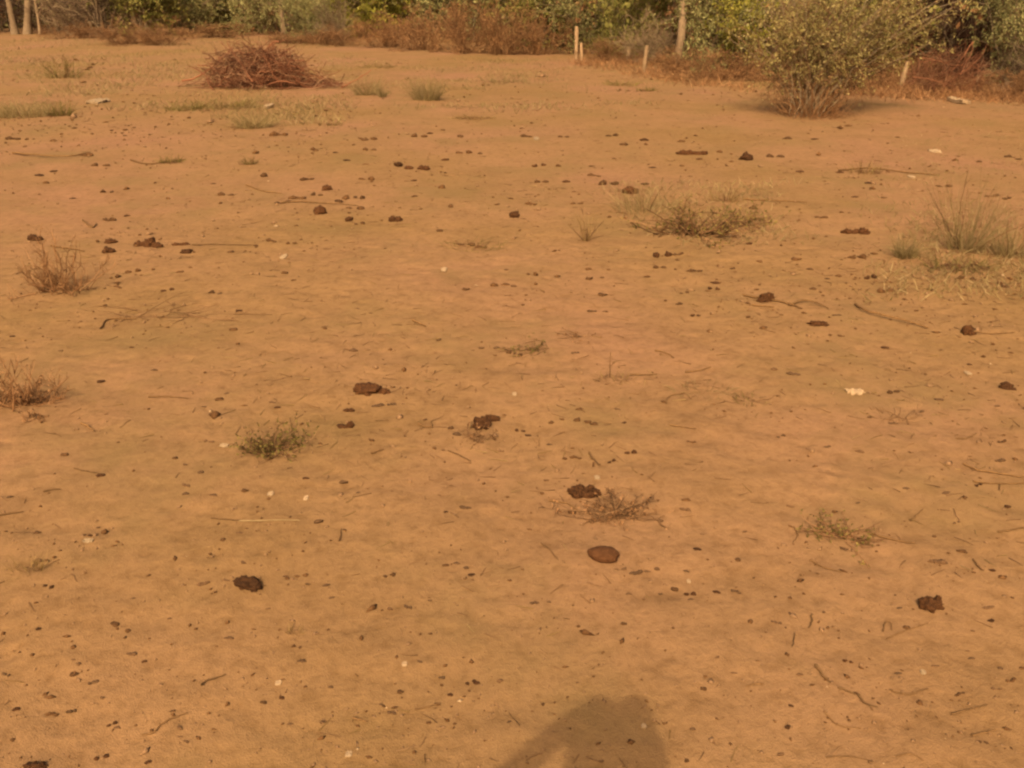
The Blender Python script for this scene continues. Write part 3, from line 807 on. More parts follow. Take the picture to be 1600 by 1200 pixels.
DG = 'dung scattered over the sand'
BIG = [   # px, py, width px, rot, label, short phrase, lobes
    (572, 611, 40, 0, 'dark tailed dung pat lying out in the open middle of the sand', 'the tailed dung pat', [(0, 0, .5, .42, .22), (.22, .05, .26, .25, .2), (-.2, -.05, .25, .3, .2), (.72, -.12, .26, .16, .12)]),
    (752, 668, 26, .2, 'rough brown dung lump topped by a darker one', 'the rough brown dung lump', [(0, 0, .5, .45, .42), (.2, .2, .3, .3, .35)]),
    (769, 656, 24, -.1, 'blackish elongated dung piece behind the rough brown lump', None, [(0, 0, .5, .3, .25), (.3, -.05, .25, .2, .2), (-.3, 0, .22, .2, .2)]),
    (912, 772, 48, .1, 'cracked ring-shaped dark dung pat beyond the rounded stone', 'the cracked dung pat', [(-.3, 0, .2, .22, .2), (-.1, .2, .24, .16, .17), (.2, .15, .25, .16, .15), (.36, -.03, .18, .2, .14), (.1, -.18, .28, .14, .15), (-.18, -.14, .2, .14, .18)]),
    (388, 916, 42, -.25, 'black oblong dung pellet lying alone in the near sand', 'the black oblong dung', [(0, 0, .5, .3, .26), (-.28, .06, .24, .26, .24), (.27, -.04, .25, .22, .2)]),
    (1454, 949, 36, .1, 'dark two-humped dung lump with a raised corner', 'the two-humped dung', [(-.16, 0, .36, .34, .34), (.26, .04, .26, .28, .32), (.34, .12, .16, .18, .36)]),
    (500, 334, 20, 0, 'thick black dung lump beyond the small dark tussocks', 'the thick black lump', [(0, 0, .5, .45, .42), (.2, -.1, .3, .3, .3)]),
    (618, 345, 21, 0, 'squarish black dung lump in line with the thick one', 'the squarish black lump', [(-.22, 0, .3, .3, .28), (.22, 0, .3, .3, .28)]),
    (510, 297, 15, 0, 'black dung lump behind the thick black one', None, [(0, 0, .5, .4, .35)]),
    (546, 345, 13, .6, 'small tilted black lump between the thick and squarish ones', None, [(0, 0, .5, .35, .35)]),
    (622, 260, 13, 0, 'first of three black lumps in a short row', 'the row of three lumps', [(0, 0, .5, .4, .35)]),
    (639, 264, 12, 0, 'middle and faintest of three lumps in a short row', None, [(0, 0, .5, .4, .3)]),
    (662, 265, 18, 0, 'widest of three black lumps in a short row', None, [(-.2, 0, .32, .3, .26), (.2, 0, .3, .3, .26)]),
    (804, 338, 15, 0, 'lone black dung lump in the mid sand', 'the lone mid lump', [(0, 0, .5, .4, .4)]),
    (55, 375, 24, -.2, 'dark lump behind the dry twiggy bushlet', 'the lump behind the bushlet', [(-.2, 0, .3, .3, .26), (.25, -.05, .3, .25, .2)]),
    (174, 379, 19, .1, 'upper of two dark dung lumps lying one behind the other', 'the doubled dung lumps', [(0, 0, .5, .4, .26)]),
    (171, 393, 19, -.1, 'nearer of two dark dung lumps lying one behind the other', None, [(-.15, 0, .35, .35, .3), (.25, 0, .28, .3, .26)]),
    (233, 384, 44, 0, 'long crumbly dung heap with a dark peak', 'the peaked dung heap', [(.05, 0, .2, .22, .2), (-.3, 0, .22, .14, .14), (.3, -.1, .22, .12, .12), (-.1, .05, .2, .2, .15)]),
    (292, 393, 20, 0, 'flat dark dung piece at the end of the peaked heap', None, [(0, 0, .5, .35, .2)]),
    (283, 383, 30, 0, 'thin crumbled dung behind the end piece of the peaked heap', None, [(-.3, 0, .2, .14, .12), (.15, 0, .3, .14, .12)]),
    (1198, 470, 28, 0, 'dark dung lump among broken sticks', 'the dung among sticks', [(0, .05, .4, .35, .36), (-.3, -.1, .26, .2, .2)]),
    (1278, 507, 30, -.05, 'flat dark dung slab in front of the long stick', 'the flat dung slab', [(-.15, 0, .36, .3, .16), (.25, 0, .3, .26, .14)]),
    (1511, 521, 20, 0, 'black dung lump trailing a thin twig', 'the lump with a twig', [(0, 0, .45, .4, .42), (.35, -.1, .25, .2, .2)]),
    (1573, 606, 20, -.4, 'dark tilted dung lump near the picture edge', 'the tilted edge lump', [(0, 0, .5, .38, .32), (.35, -.2, .3, .2, .15)]),
    (1166, 249, 18, 0, 'black pointed dung lump on the far sand', 'the black pointed lump', [(0, 0, .5, .4, .36), (-.05, 0, .25, .25, .46)]),
    (1082, 241, 46, 0, 'long dark dung streak beside the black pointed lump', 'the long dung streak', [(-.3, 0, .22, .14, .14), (0, -.02, .24, .12, .12), (.3, -.02, .2, .12, .11)]),
    (545, 642, 18, 0, 'small dark dung lump in front of the tailed pat', None, [(-.2, 0, .3, .25, .2), (.25, .05, .28, .25, .2)]),
    (540, 667, 28, .1, 'half-eaten crumbly dung patch in front of the tailed pat', None, [(.25, 0, .25, .22, .22), (-.2, .05, .3, .25, .12), (0, -.1, .22, .14, .12)]),
    (1336, 364, 40, 0, 'dark crusted dung strip behind the soft pale tuft', 'the crusted dung strip', [(-.3, .05, .22, .14, .14), (.05, 0, .26, .14, .13), (.3, -.1, .2, .2, .17)]),
    (985, 302, 22, 0, 'dark dung lump on the edge of the yellow green wisps', None, [(0, 0, .5, .4, .36)]),
    (55, 1199, 34, 0, 'brown crumbly dung patch at the very bottom edge', 'the bottom edge dung', [(-.2, 0, .3, .26, .16), (.2, 0, .3, .24, .16)]),
]
for k, (px, py, w, rz, label, short, lobes) in enumerate(BIG):
    me = lump_mesh('dung_pat', 'dung', 300 + k, lobes, 4 if w > 24 else 3, .34, 4.5)
    lump('dung_pat', me, px, py, w, label, 'dung', DG, rz, 1.0, .08)
    if short: LAND.append((px, py, short))
me = lump_mesh('rounded_stone', 'stone', 5, [(0, 0, .5, .34, .28)], 4, .13, 2.6)
lump('rounded_stone', me, 943, 872, 50, 'smooth rounded brown stone in the near sand', 'stone', None, -.15, 1.0, .06)
LAND.append((943, 872, 'the rounded stone'))

def sheet(px, py, wpx, dpx, th, label, short=None, seed=1, rz=0.0, name='paper_scrap', cat='litter', mat='pale'):
    """A crumpled pale scrap or flake with thickness."""
    rng = np.random.default_rng(seed)
    p = at(px, py); s = mpp(px, py); w = wpx * s; d = dpx * s / max(.15, (CAM_H / math.hypot(p.y, CAM_H)))
    n = 7
    bm = bmesh.new()
    g = [[None] * n for _ in range(n)]
    for i in range(n):
        for j in range(n):
            x = (i / (n - 1) - .5) * w * (1 + rng.normal(0, .05)); y = (j / (n - 1) - .5) * d * (1 + rng.normal(0, .07))
            e = 1 - .35 * (abs(i - 3) == 3 and abs(j - 3) == 3)
            g[i][j] = bm.verts.new((x * e, y * e, th + rng.uniform(0, w * .16)))
    for i in range(n - 1):
        for j in range(n - 1):
            bm.faces.new([g[i][j], g[i + 1][j], g[i + 1][j + 1], g[i][j + 1]])
    r = bmesh.ops.extrude_face_region(bm, geom=bm.faces[:])
    for v in [x for x in r['geom'] if isinstance(x, bmesh.types.BMVert)]: v.co.z -= th + w * .03
    bmesh.ops.recalc_face_normals(bm, faces=bm.faces[:])
    me = bpy.data.meshes.new(name); bm.to_mesh(me); bm.free(); me.materials.append(M[mat])
    o = link(name, me, None, p); o.rotation_euler = (0, 0, rz)
    if short: LAND.append((px, py, short))
    return tag(o, label, cat, 'pale scraps and flakes on the sand')
sheet(154, 160, 26, 7, .02, 'white slab of litter beyond the broad olive patch', 'the white slab', 1)
sheet(1496, 160, 16, 8, .04, 'white scrap at the foot of the dead branches', 'the white scrap', 2)
sheet(420, 168, 10, 6, .03, 'small bright white scrap behind the squat green tuft', None, 3)
sheet(1335, 613, 26, 8, .003, 'flat cream flake lying on bare sand', 'the cream flake', 4)
sheet(1460, 238, 16, 4, .01, 'pale flat flake on the far sand in front of the shrub', None, 5)
sheet(838, 218, 8, 4, .008, 'tiny white fleck far out on the sand', None, 6)
sheet(443, 402, 9, 7, .004, 'white fleck beyond the net of dead runners', 'the white fleck', 7)
sheet(1424, 277, 9, 3, .008, 'white fleck at the end of the twig line', None, 8)
sheet(350, 697, 13, 5, .003, 'white fleck beside the small dark green clump', None, 9)
sheet(804, 616, 7, 5, .003, 'white crumb standing off from the twin dung lumps', None, 10)
sheet(138, 846, 15, 6, .003, 'cream chip beside dark crumbs, well left of the straw', 'the cream chip', 11)
sheet(933, 747, 8, 6, .003, 'white chip just behind the cracked dung pat', None, 12)
sheet(423, 772, 9, 6, .002, 'cream crumb behind the pale straw, nearer its middle', None, 13)
sheet(478, 779, 7, 7, .002, 'cream crumb beyond the far end of the pale straw', None, 14)
sheet(435, 1068, 9, 7, .002, 'cream crumb in the near sand below the tiny faded sprig', 'the cream crumb', 15)
sheet(545, 1179, 10, 8, .002, 'pale chip at the bottom of the near sand', 'the pale chip', 16)
sheet(632, 1038, 8, 6, .002, 'cream crumb beside one dark pellet in the near sand', None, 17)
sheet(694, 423, 9, 6, .004, 'faint pale fleck in front of the flat greenish wisps', None, 18)
sheet(1512, 584, 9, 5, .003, 'faint cream fleck in front of the lump with a twig', None, 19)
sheet(1006, 1135, 8, 6, .002, 'pale chip at the edge of the cast shadow', None, 20)
sheet(1442, 1051, 9, 6, .002, 'pale chip above the smile-shaped twig', None, 21)
sheet(1076, 909, 6, 5, .002, 'white crumb among the crumbs near the rounded stone', None, 23)

# ------------------------------------------------------------------ twigs and sticks, each where it lies
def twig(pts, rpx, label, short=None, mat='twig', seed=0, arch=0.0, name='twig', cat='twig'):
    rng = np.random.default_rng(int(pts[0][0] + pts[0][1] * 3) + seed)
    W = [at(*p) for p in pts]
    # a smooth line through the given points
    K = max(7, 4 * len(W))
    t = np.linspace(0, len(W) - 1, K)
    C = np.array([w[:] for w in W])
    i = np.minimum(t.astype(int), len(W) - 2); f = (t - i)[:, None]
    p0 = C[np.maximum(i - 1, 0)]; p1 = C[i]; p2 = C[i + 1]; p3 = C[np.minimum(i + 2, len(W) - 1)]
    P = .5 * (2 * p1 + (p2 - p0) * f + (2 * p0 - 5 * p1 + 4 * p2 - p3) * f ** 2 + (3 * p1 - p0 - 3 * p2 + p3) * f ** 3)
    r = rpx * mpp(*pts[0]) / 2 * .78
    P = P + rng.normal(0, r * .35, P.shape)
    P[:, 2] = gh(P[:, 0], P[:, 1]) + r * .75 + .003 + arch * np.sin(np.linspace(0, math.pi, K))
    base = P[0].copy(); P = P - base
    R = (r * np.linspace(1, .55, K) * rng.uniform(.85, 1.15, K))[None]
    V, Q = tubes(P[None], R, 6)
    o = link(name, mesh_np(name, V, Q, M[mat], True), None, base)
    if short:
        m = pts[len(pts) // 2]; LAND.append((m[0], m[1], short))
    return tag(o, label, cat, 'twigs lying on the sand')
T = twig
T([(316, 1073), (322, 1067), (353, 1056)], 5, 'short straight twig with a hooked end in the near sand', 'the hooked twig')
T([(222, 1150), (240, 1147), (256, 1131), (294, 1116)], 4, 's-curved thin twig near the bottom edge', 'the s-curved twig')
T([(1273, 1041), (1284, 1055), (1297, 1070)], 6, 'first piece of the broken diagonal twig, highest up', 'the broken diagonal twig')
T([(1309, 1076), (1322, 1081), (1336, 1087)], 5, 'middle piece of the broken diagonal twig')
T([(1340, 1087), (1352, 1102), (1372, 1107)], 5, 'last curled piece of the broken diagonal twig')
T([(1390, 1080), (1418, 1087), (1450, 1078)], 4, 'smile-shaped curved twig in the near sand', 'the smile-shaped twig')
T([(1287, 1113), (1309, 1135), (1345, 1139)], 3.2, 'thin bent twig in front of the broken diagonal one', 'the thin bent twig')
T([(1485, 1118), (1512, 1112), (1541, 1103)], 4.5, 'slanting twig near the corner, farther of two', 'the farther slanting twig')
T([(1518, 1151), (1536, 1147), (1555, 1143)], 5, 'slanting twig near the corner, nearer of two', 'the nearer slanting twig')
T([(374, 816), (420, 815), (468, 815)], 2.8, 'pale straight straw lying level on the sand', 'the pale straw', 'straw', name='straw', cat='straw')
T([(330, 811), (352, 813), (376, 815)], 3, 'thin dark stalk continuing the pale straw')
T([(-6, 808), (14, 804), (37, 801)], 4, 'thin twig cut by the picture edge below the reddish plant', 'the edge twig')
T([(1336, 476), (1352, 490), (1400, 502), (1450, 515)], 5.5, 'long dark stick angled down over the sand', 'the long dark stick', arch=.012)
T([(1160, 462), (1185, 467), (1232, 476), (1250, 483)], 5, 'broken stick lying across the dung among sticks')
T([(1232, 478), (1262, 474), (1295, 484)], 4.5, 'arched dead stick between dung lump and long stick', arch=.01)
T([(1175, 478), (1210, 482)], 4, 'short stub of stick in front of the dung among sticks')
T([(920, 710), (927, 719), (937, 728)], 5, 'short dark twig slanting beyond the cracked dung pat', 'the short slanting twig')
T([(846, 850), (858, 860), (872, 877)], 3.5, 'faint twig slanting beside the rounded stone')
T([(128, 663), (137, 668), (146, 675)], 5, 'short twig slanting in front of the reddish dry plant', 'the slanting short twig')
T([(158, 515), (165, 503), (182, 499), (212, 500)], 4, 'hook-shaped thin twig in front of the dry bushlet', 'the hook-shaped twig')
T([(858, 784), (885, 788), (903, 799)], 4, 'stick poking out of the reddish dry sprig')
T([(20, 240), (60, 246), (110, 248), (140, 240)], 4, 'long thin dead runner on the far sand', 'the long far runner', arch=.02)
T([(205, 252), (235, 257), (290, 250)], 3.5, 'thin runner lying through the dark flattened tussock')
T([(1310, 268), (1355, 264), (1410, 270), (1465, 275)], 3.5, 'long dark twig that the sparse shoots rise from')
T([(1160, 312), (1200, 315), (1260, 318)], 3.5, 'dark thin twig behind the sprawling olive plant, level')
T([(1370, 838), (1398, 846), (1430, 851)], 4.5, 'thin stalk trailing from the green creeping sprig')
T([(1520, 519), (1545, 523), (1585, 521)], 3, 'thin twig behind the tilted edge lump')
T([(1505, 726), (1528, 737), (1562, 742), (1600, 748)], 4, 'long thin branch entering from the picture edge', 'the edge branch')
T([(1520, 754), (1545, 757), (1602, 757)], 4, 'nearer parallel branch at the picture edge')
T([(1561, 757), (1562, 768)], 3.5, 'side stub of the nearer edge branch')
T([(1560, 833), (1580, 830), (1602, 826)], 4, 'thin pale brown twig at the edge below the branches')
T([(1520, 875), (1530, 888), (1537, 893)], 4, 'small curved twig beyond the two-humped dung', 'the small curved twig')
T([(1266, 876), (1285, 886), (1315, 895)], 3.2, 'faint thin twig below the trailing sprig', 'the faint thin twig')
T([(1268, 962), (1268, 972), (1264, 983)], 4, 'stubby upright-lying twig among crumbs', 'the stubby twig')
T([(1242, 992), (1240, 1002), (1238, 1012)], 3.5, 'smaller twig stub just nearer than the stubby twig')
T([(1380, 988), (1383, 975), (1391, 974), (1393, 986)], 3, 'little loop of twig behind the smile-shaped one')
T([(1165, 1074), (1178, 1071), (1192, 1070)], 3.5, 'short thin twig beyond the broken diagonal one')
T([(648, 1111), (670, 1106), (688, 1100)], 3.2, 'thin straight twig beside the cast shadow', 'the twig by the shadow')
T([(552, 1124), (562, 1127), (576, 1130)], 5, 'dark short twig in the near sand above the pale chip', 'the dark short twig')
T([(1023, 549), (1040, 553), (1053, 561)], 3.5, 'curved thin twig behind the faded grass wisps')
T([(1070, 583), (1092, 580), (1110, 575)], 3.2, 'thin twig slanting up among the faded wisps')
T([(985, 587), (1008, 587), (1027, 586)], 3, 'thin straw beside the single upright stalk')
T([(645, 502), (653, 506), (665, 512)], 5, 'small hooked twig beyond the tailed pat', 'the small hooked twig')
T([(580, 711), (590, 707), (600, 704)], 4, 'small twig in front of the crumbly dung patch')
T([(653, 662), (660, 667), (674, 668), (673, 660)], 4.5, 'curled twig ring beside the crumbled litter')
T([(1046, 666), (1064, 669), (1088, 672)], 3.2, 'straight thin twig in front of the faded wisps')
T([(1040, 632), (1046, 620), (1070, 616)], 3, 'bent thin twig under the faded wisps')
T([(232, 622), (262, 621), (295, 624)], 3, 'thin level twig beyond the small dark green clump')
T([(116, 733), (140, 739), (162, 743)], 3, 'thin twig with a knot in the left near sand')
T([(1240, 825), (1246, 838), (1238, 850)], 3, 'thin curved twig at the foot of the trailing sprig')
T([(1422, 815), (1432, 806), (1442, 798)], 3, 'thin curved twig beside the trailing sprig, farther side')
T([(530, 847), (532, 838), (533, 828)], 3.5, 'stubby twig pointing away beside the pale straw')
T([(1495, 686), (1510, 686), (1526, 678)], 3, 'forked thin twig behind the edge branch')
T([(68, 770), (82, 767), (95, 766)], 3.5, 'short twig behind the edge twig')
T([(385, 290), (412, 300), (440, 303)], 3, 'thin twig in front of the v-shaped tussock')
T([(440, 318), (470, 316), (500, 318), (560, 323)], 3, 'thin dead runner behind the thick black lump')
T([(130, 345), (145, 357), (150, 350)], 4, 'short crooked stick behind the dry bushlet')
T([(80, 385), (105, 389), (132, 394)], 4, 'dark stick lying behind the dry bushlet')
T([(300, 384), (340, 383), (400, 384)], 2.6, 'very thin straw leading off the peaked dung heap')
T([(1400, 1184), (1425, 1180), (1445, 1192)], 3, 'thin twig at the bottom edge below the smile shape')
T([(1290, 1185), (1330, 1184), (1365, 1192)], 3, 'thin twig at the bottom edge below the bent one')
T([(700, 706), (716, 712), (735, 722)], 2.6, 'faint thin stalk in front of the crumbled litter')
T([(1385, 1000), (1420, 985), (1450, 975)], 2.6, 'faint stalk lying under the two-humped dung')

# ------------------------------------------------------------------ small lumps, pellets and crumbs
SMALL = """22,217,18 47,216,14 83,220,8 195,203,7 196,212,6 133,241,20 157,257,18 83,267,10 62,273,12 168,298,20 113,309,10 72,285,8 333,286,9 353,303,22 170,343,14 199,337,8
282,424,9 208,421,20 338,456,20 373,484,12 262,452,14 185,447,14 400,383,8 360,393,8 436,210,20 493,235,8 524,238,6 542,250,10 577,216,20 577,233,18 572,257,7 695,249,10 725,237,18 750,239,10 672,207,10
692,203,8 655,212,16 720,213,8 480,279,14 412,274,12 573,279,20 495,304,14 465,308,18 442,315,18 540,308,12 560,308,16 530,315,10 555,324,20 562,349,14 646,281,9 690,293,10 648,306,10 696,270,6 704,323,8
425,376,14 455,379,14 728,380,20 752,385,16 688,361,8 459,437,8 445,426,10 780,443,22 559,481,10 579,489,7 727,451,9 790,421,8 823,212,14 880,213,14 957,210,15 974,225,10 1007,218,12 1065,220,11 1124,237,7
1092,248,11 1019,261,10 1066,259,6 843,258,16 872,259,9 923,259,8 929,273,15 845,283,18 885,283,12 951,286,20 1008,287,10 830,317,15 901,317,14 896,299,6 960,247,7 1034,398,20 1060,397,15 1030,417,14
920,420,9 920,435,11 950,421,6 941,433,6 940,460,12 1070,457,14 1145,419,8 1186,408,8 1117,441,12 1115,450,16 925,485,16 945,487,10 1087,493,14 1061,475,8 831,428,14 803,446,8 1085,422,16 1146,370,8 1170,380,8
1230,217,10 1272,216,12 1210,243,20 1250,267,12 1313,268,12 1358,285,12 1475,289,18 1492,250,8 1530,252,9 1575,244,10 1591,248,9 1335,307,10 1380,308,8 1550,305,18 1572,309,14 1283,338,16 1320,331,14
1243,404,12 1340,401,20 1265,420,9 1361,433,16 1270,451,10 1383,453,20 1407,452,12 1293,435,8 1310,431,7 1488,415,18 1510,433,20 1556,441,18 1570,447,12 1307,491,14
20,525,8 366,514,12 347,523,8 341,543,8 94,547,8 206,543,8 242,577,10 343,623,12 354,614,8 319,635,10 157,594,12 326,688,16 273,715,10 102,710,9 289,726,8 314,738,10 382,766,10 334,773,12 290,771,12
158,742,12 15,776,10 58,832,10 153,823,8 137,836,14 163,831,10 348,843,10 375,832,8 290,757,16 508,513,8 553,547,12 590,632,16 612,630,16 424,627,11 434,636,10 664,655,8 715,678,12 704,668,10
692,703,6 782,704,10 478,747,10 559,769,7 533,775,6 452,718,7 536,753,12 727,792,14 697,799,9 497,815,12 752,543,12 777,543,10 795,550,12 686,531,9 808,553,16 899,551,14 905,638,12 910,656,20
928,662,12 861,661,8 812,672,18 825,678,10 975,659,9 965,638,10 1080,689,14 858,694,10 900,714,14 985,706,16 955,720,14 853,750,8 1072,780,12 1070,795,14 895,800,12 930,812,20 1163,831,8 1097,834,6 
1383,542,12 1210,577,9 1240,583,20 1515,569,8 1395,611,18 1468,624,12 1440,642,12 1358,651,12 1395,660,14 1558,634,10 1566,689,14 1220,680,16 1344,705,13 1293,697,14 1562,719,14 1530,757,14 1416,763,9
1478,770,13 1340,785,10 1494,816,14 1460,837,8 1575,790,12 1235,790,12 62,874,10 75,915,16 208,934,9 180,975,12 200,985,12 206,1020,15 226,1033,8 114,1030,10 123,1036,9 115,1052,12 146,1065,14
114,1010,12 60,981,10 265,966,10 306,982,8 359,996,12 318,911,14 354,906,10 380,878,10 111,1110,17 82,1114,18 26,1107,12 175,1130,14 184,1136,10 268,1110,10 281,1137,10 281,1150,9 291,1158,11
158,1183,18 232,1190,10 10,1053,16 160,1090,9 20,1155,10 446,900,8 471,898,18 480,912,8 510,913,9 518,933,10 419,950,9 608,898,18 464,1009,14 472,1032,12 609,951,10 637,948,14 672,938,9 696,883,9
714,880,8 729,887,10 736,897,10 656,1033,9 517,1073,10 735,1064,16 744,1065,12 782,1063,10 704,1085,9 412,1097,9 441,1090,9 625,1080,12 612,1112,14 595,1100,10 683,1100,8 669,1129,8 504,1128,9
454,1131,8 795,1128,8 690,1058,12 963,889,9 975,889,8 993,894,18 1010,893,10 1027,890,8 1073,892,10 1055,920,10 1078,927,14 1080,936,9 983,927,8 1032,927,8 858,940,10 835,941,14 975,974,10 1090,857,12
1153,874,10 1120,924,12 1150,923,14 1172,971,9 1147,1051,10 1120,1026,10 848,1100,8 902,1066,8 1083,1139,9 1073,1188,9 940,1188,9 1100,1076,9 1322,857,16 1503,860,13 1465,876,18 1550,890,10 1405,949,10
1213,971,18 1287,956,8 1416,980,10 1520,985,9 1545,948,14 1548,968,12 1325,1033,16 1403,1051,12 1518,1027,12 1512,1017,8 1462,1040,10 1563,1043,12 1580,1062,16 1249,1054,9 1236,1102,9 1230,1135,12 1500,1082,16
1437,1098,10 1557,1075,16 1597,1043,8 1535,1158,14 1360,1190,9 1220,1178,12"""
ORD = ['', 'second', 'third', 'fourth', 'fifth', 'sixth', 'seventh', 'eighth', 'ninth', 'tenth', 'eleventh', 'twelfth', 'thirteenth', 'fourteenth', 'fifteenth']
def build_small():
    rng = np.random.default_rng(17)
    pel, lum = [], []
    for k in range(14):
        pel.append(lump_mesh('dung_pellet', ['dung', 'dry_dung', 'faint', 'faint', 'faint', 'dry_dung', 'faint'][k % 7], 600 + k, [(0, 0, .5, rng.uniform(.18, .42), rng.uniform(.12, .3))] + ([(rng.uniform(-.4, .4), rng.uniform(-.25, .25), .3, .15, .16)] if k % 2 == 0 else []), 2, .5))
        n = rng.integers(2, 5)
        lum.append(lump_mesh('dung_lump', ['dry_dung', 'dung', 'faint', 'dry_dung', 'faint', 'faint'][k % 6], 700 + k, [(x, rng.uniform(-.1, .1), rng.uniform(.16, .28), rng.uniform(.12, .24), rng.uniform(.10, .22)) for x in np.linspace(-.34, .34, n)], 2, .5))
    items = [tuple(map(int, s.split(','))) for s in SMALL.split()]
    seen = {}
    todo = []
    for px, py, w in items:
        big = w >= 14
        d = sorted(((px - a) ** 2 + ((py - b) * 1.6) ** 2, n, a, b) for a, b, n in LAND)[0]
        dx, dy = px - d[2], (py - d[3]) * 1.6
        rel = ('right of' if dx > 0 else 'left of') if abs(dx) > abs(dy) else ('nearer than' if dy > 0 else 'beyond')
        todo.append((d[0], px, py, w, big, rel, d[1]))
    for dd, px, py, w, big, rel, n in sorted(todo):
        key = (big, rel, n)
        k = seen.get(key, 0); seen[key] = k + 1
        word = 'broken dark dung lump' if big else 'tiny dark dung pellet'
        lab = f"{word}, {rel} {n}" if k == 0 else f"{word}, {rel} {n}, {ORD[min(k, 14)]} from it"
        k = int(rng.integers(14))
        if py < 480: k = int(rng.choice([0, 1, 3, 6, 7, 9] if big else [0, 1, 5, 7, 8, 12]))
        me = (lum if big else pel)[k]
        o = lump('dung_lump' if big else 'dung_pellet', me, px, py + (w * .12), w * (1.0 if big else .95) * rng.uniform(.85, 1.2) * (1.12 if py < 480 else 1.0), lab, 'dung',
                 'broken dung lumps on the sand' if big else 'dung pellets on the sand', rng.uniform(-.5, .5) + (math.pi if rng.uniform() < .5 else 0), rng.uniform(.6, 1.1), .05)
build_small()

def build_stuff():
    rng = np.random.default_rng(99)
    # crumbs of soil, dung and leaf too small to tell apart
    n = 22000
    d = 1.2 * np.exp(rng.uniform(0, 1, n) ** .8 * math.log(20)); x = rng.uniform(-.85, .85, n) * (d + 1.0)
    near = [(a + rng.normal(0, 55), b + rng.normal(0, 16)) for a, b, _ in LAND for _k in range(34)]
    near += [(rng.uniform(1330, 1640), 440 + rng.normal(0, 26)) for _k in range(700)] + [(rng.uniform(1100, 1330), 455 + rng.normal(0, 30)) for _k in range(260)] + [(rng.uniform(0, 600), rng.normal(185, 28)) for _k in range(900)]
    near = np.array([pix(a, max(b, 100)) for a, b in near])
    keep = vnoise(x / .6, d / .6, 31) + .6 * vnoise(x / 2.2, d / 2.2, 33) + rng.uniform(-.35, .35, n) > .0
    x, d = np.concatenate([x[keep], near[:, 0]]), np.concatenate([d[keep], near[:, 1]]); n = len(x)
    ico = np.array([[1, 0, 0], [-1, 0, 0], [0, 1, 0], [0, -1, 0], [0, 0, 1], [0, 0, -.4]], float)
    tri = np.array([[0, 2, 4], [2, 1, 4], [1, 3, 4], [3, 0, 4], [2, 0, 5], [1, 2, 5], [3, 1, 5], [0, 3, 5]])
    size = rng.lognormal(math.log(.0022), .5, n) * (.55 + d * .28)
    a = rng.uniform(0, 6.28, n)
    v = ico[None] * rng.uniform(.6, 1.4, (n, 6, 1)) * size[:, None, None] * np.stack([rng.uniform(.8, 2.0, n), np.ones(n), rng.uniform(.5, .9, n)], 1)[:, None, :]
    c, s = np.cos(a)[:, None], np.sin(a)[:, None]
    w = np.stack([v[..., 0] * c - v[..., 1] * s + x[:, None], v[..., 0] * s + v[..., 1] * c + d[:, None], v[..., 2] + gh(x, d)[:, None] + size[:, None] * .25], -1)
    Q = (tri[None] + (np.arange(n) * 6)[:, None, None]).reshape(-1, 3)
    mi = np.repeat(rng.choice([0, 1, 2], n, p=[.42, .575, .005]), 8)
    tag(link('crumbs', mesh_np('crumbs', w.reshape(-1, 3), Q, [M['dry_dung'], M['clod'], M['pale']], False, mi)), 'fine crumbs of soil and dry dung strewn over the sand', 'crumbs', kind='stuff')
    # short dead grass bits lying flat
    n = 9000
    d = 1.3 * np.exp(rng.uniform(0, math.log(16), n)); x = rng.uniform(-.8, .8, n) * (d + 1.0)
    keep = vnoise(x / .9, d / .9, 41) + rng.uniform(-.3, .4, n) > .08
    x, d = x[keep], d[keep]; n = len(x)
    a = rng.uniform(0, 6.28, n); L = rng.uniform(.012, .05, n) * (1 + .14 * d)
    P = grow(rng, np.stack([x, d, gh(x, d) + .0025], 1), np.stack([np.cos(a), np.sin(a), np.zeros(n)], 1), L, 4, .12)
    P[:, :, 2] = gh(P[:, :, 0], P[:, :, 1]) + .0022
    V, Q = tubes(P, taper(n, 4, .0010 * (1 + .22 * d), .0006), 3)
    mi = np.repeat(rng.choice([0, 1], n, p=[.75, .25]), 9)
    tag(link('stalk_litter', mesh_np('stalk_litter', V, Q, [M['brown_twig'], M['dry_grass']], False, mi)), 'fine bits of dead stalk strewn over the sand', 'litter', kind='stuff')
    # thin far grass on the left slope and along the far side
    def cover(name, label, mat, n, region, hgt, bw, seed, thr):
        r = np.random.default_rng(seed)
        px = r.uniform(region[0], region[1], n); py = region[2] + (region[3] - region[2]) * r.uniform(0, 1, n) ** 1.3
        if len(region) > 4:
            f = r.uniform(0, 1, n); xs = [860, 960, 1100, 1300, 1600, 2000]
            py = np.interp(px, xs, [86, 92, 97, 110, 122, 150]) * (1 - f) + np.interp(px, xs, [92, 112, 140, 152, 160, 178]) * f + r.normal(0, 2.5, n)
        edge = np.minimum.reduce([(px - region[0]) / 140, (region[1] - px) / 140, (py - region[2]) / 12 + .3, (region[3] - py) / 40 + (1 if len(region) > 4 else 0)])
        xy = np.array([pix(a, b) for a, b in zip(px, py)])
        k = vnoise(xy[:, 0] / 1.5, xy[:, 1] / 1.5, seed) + .7 * vnoise(xy[:, 0] / .5, xy[:, 1] / .5, seed + 1) + r.uniform(-.25, .25, n) > thr + .5 * (1 - np.clip(edge, 0, 1))
        xy = xy[k]; m = len(xy)
        S = np.stack([xy[:, 0], xy[:, 1], gh(xy[:, 0], xy[:, 1]) - .005], 1)
        D = runit(r, m) * np.array([1, 1, .3]) + np.array([0, 0, .9])
        P = grow(r, S, D, r.uniform(.4, 1.2, m) * hgt, 4, .15, (0, 0, -.15))
        V, Q = ribbons(r, P, taper(m, 4, bw, bw * .3))
        tag(link(name, mesh_np(name, V, Q, M[mat])), label, 'grass', kind='stuff')
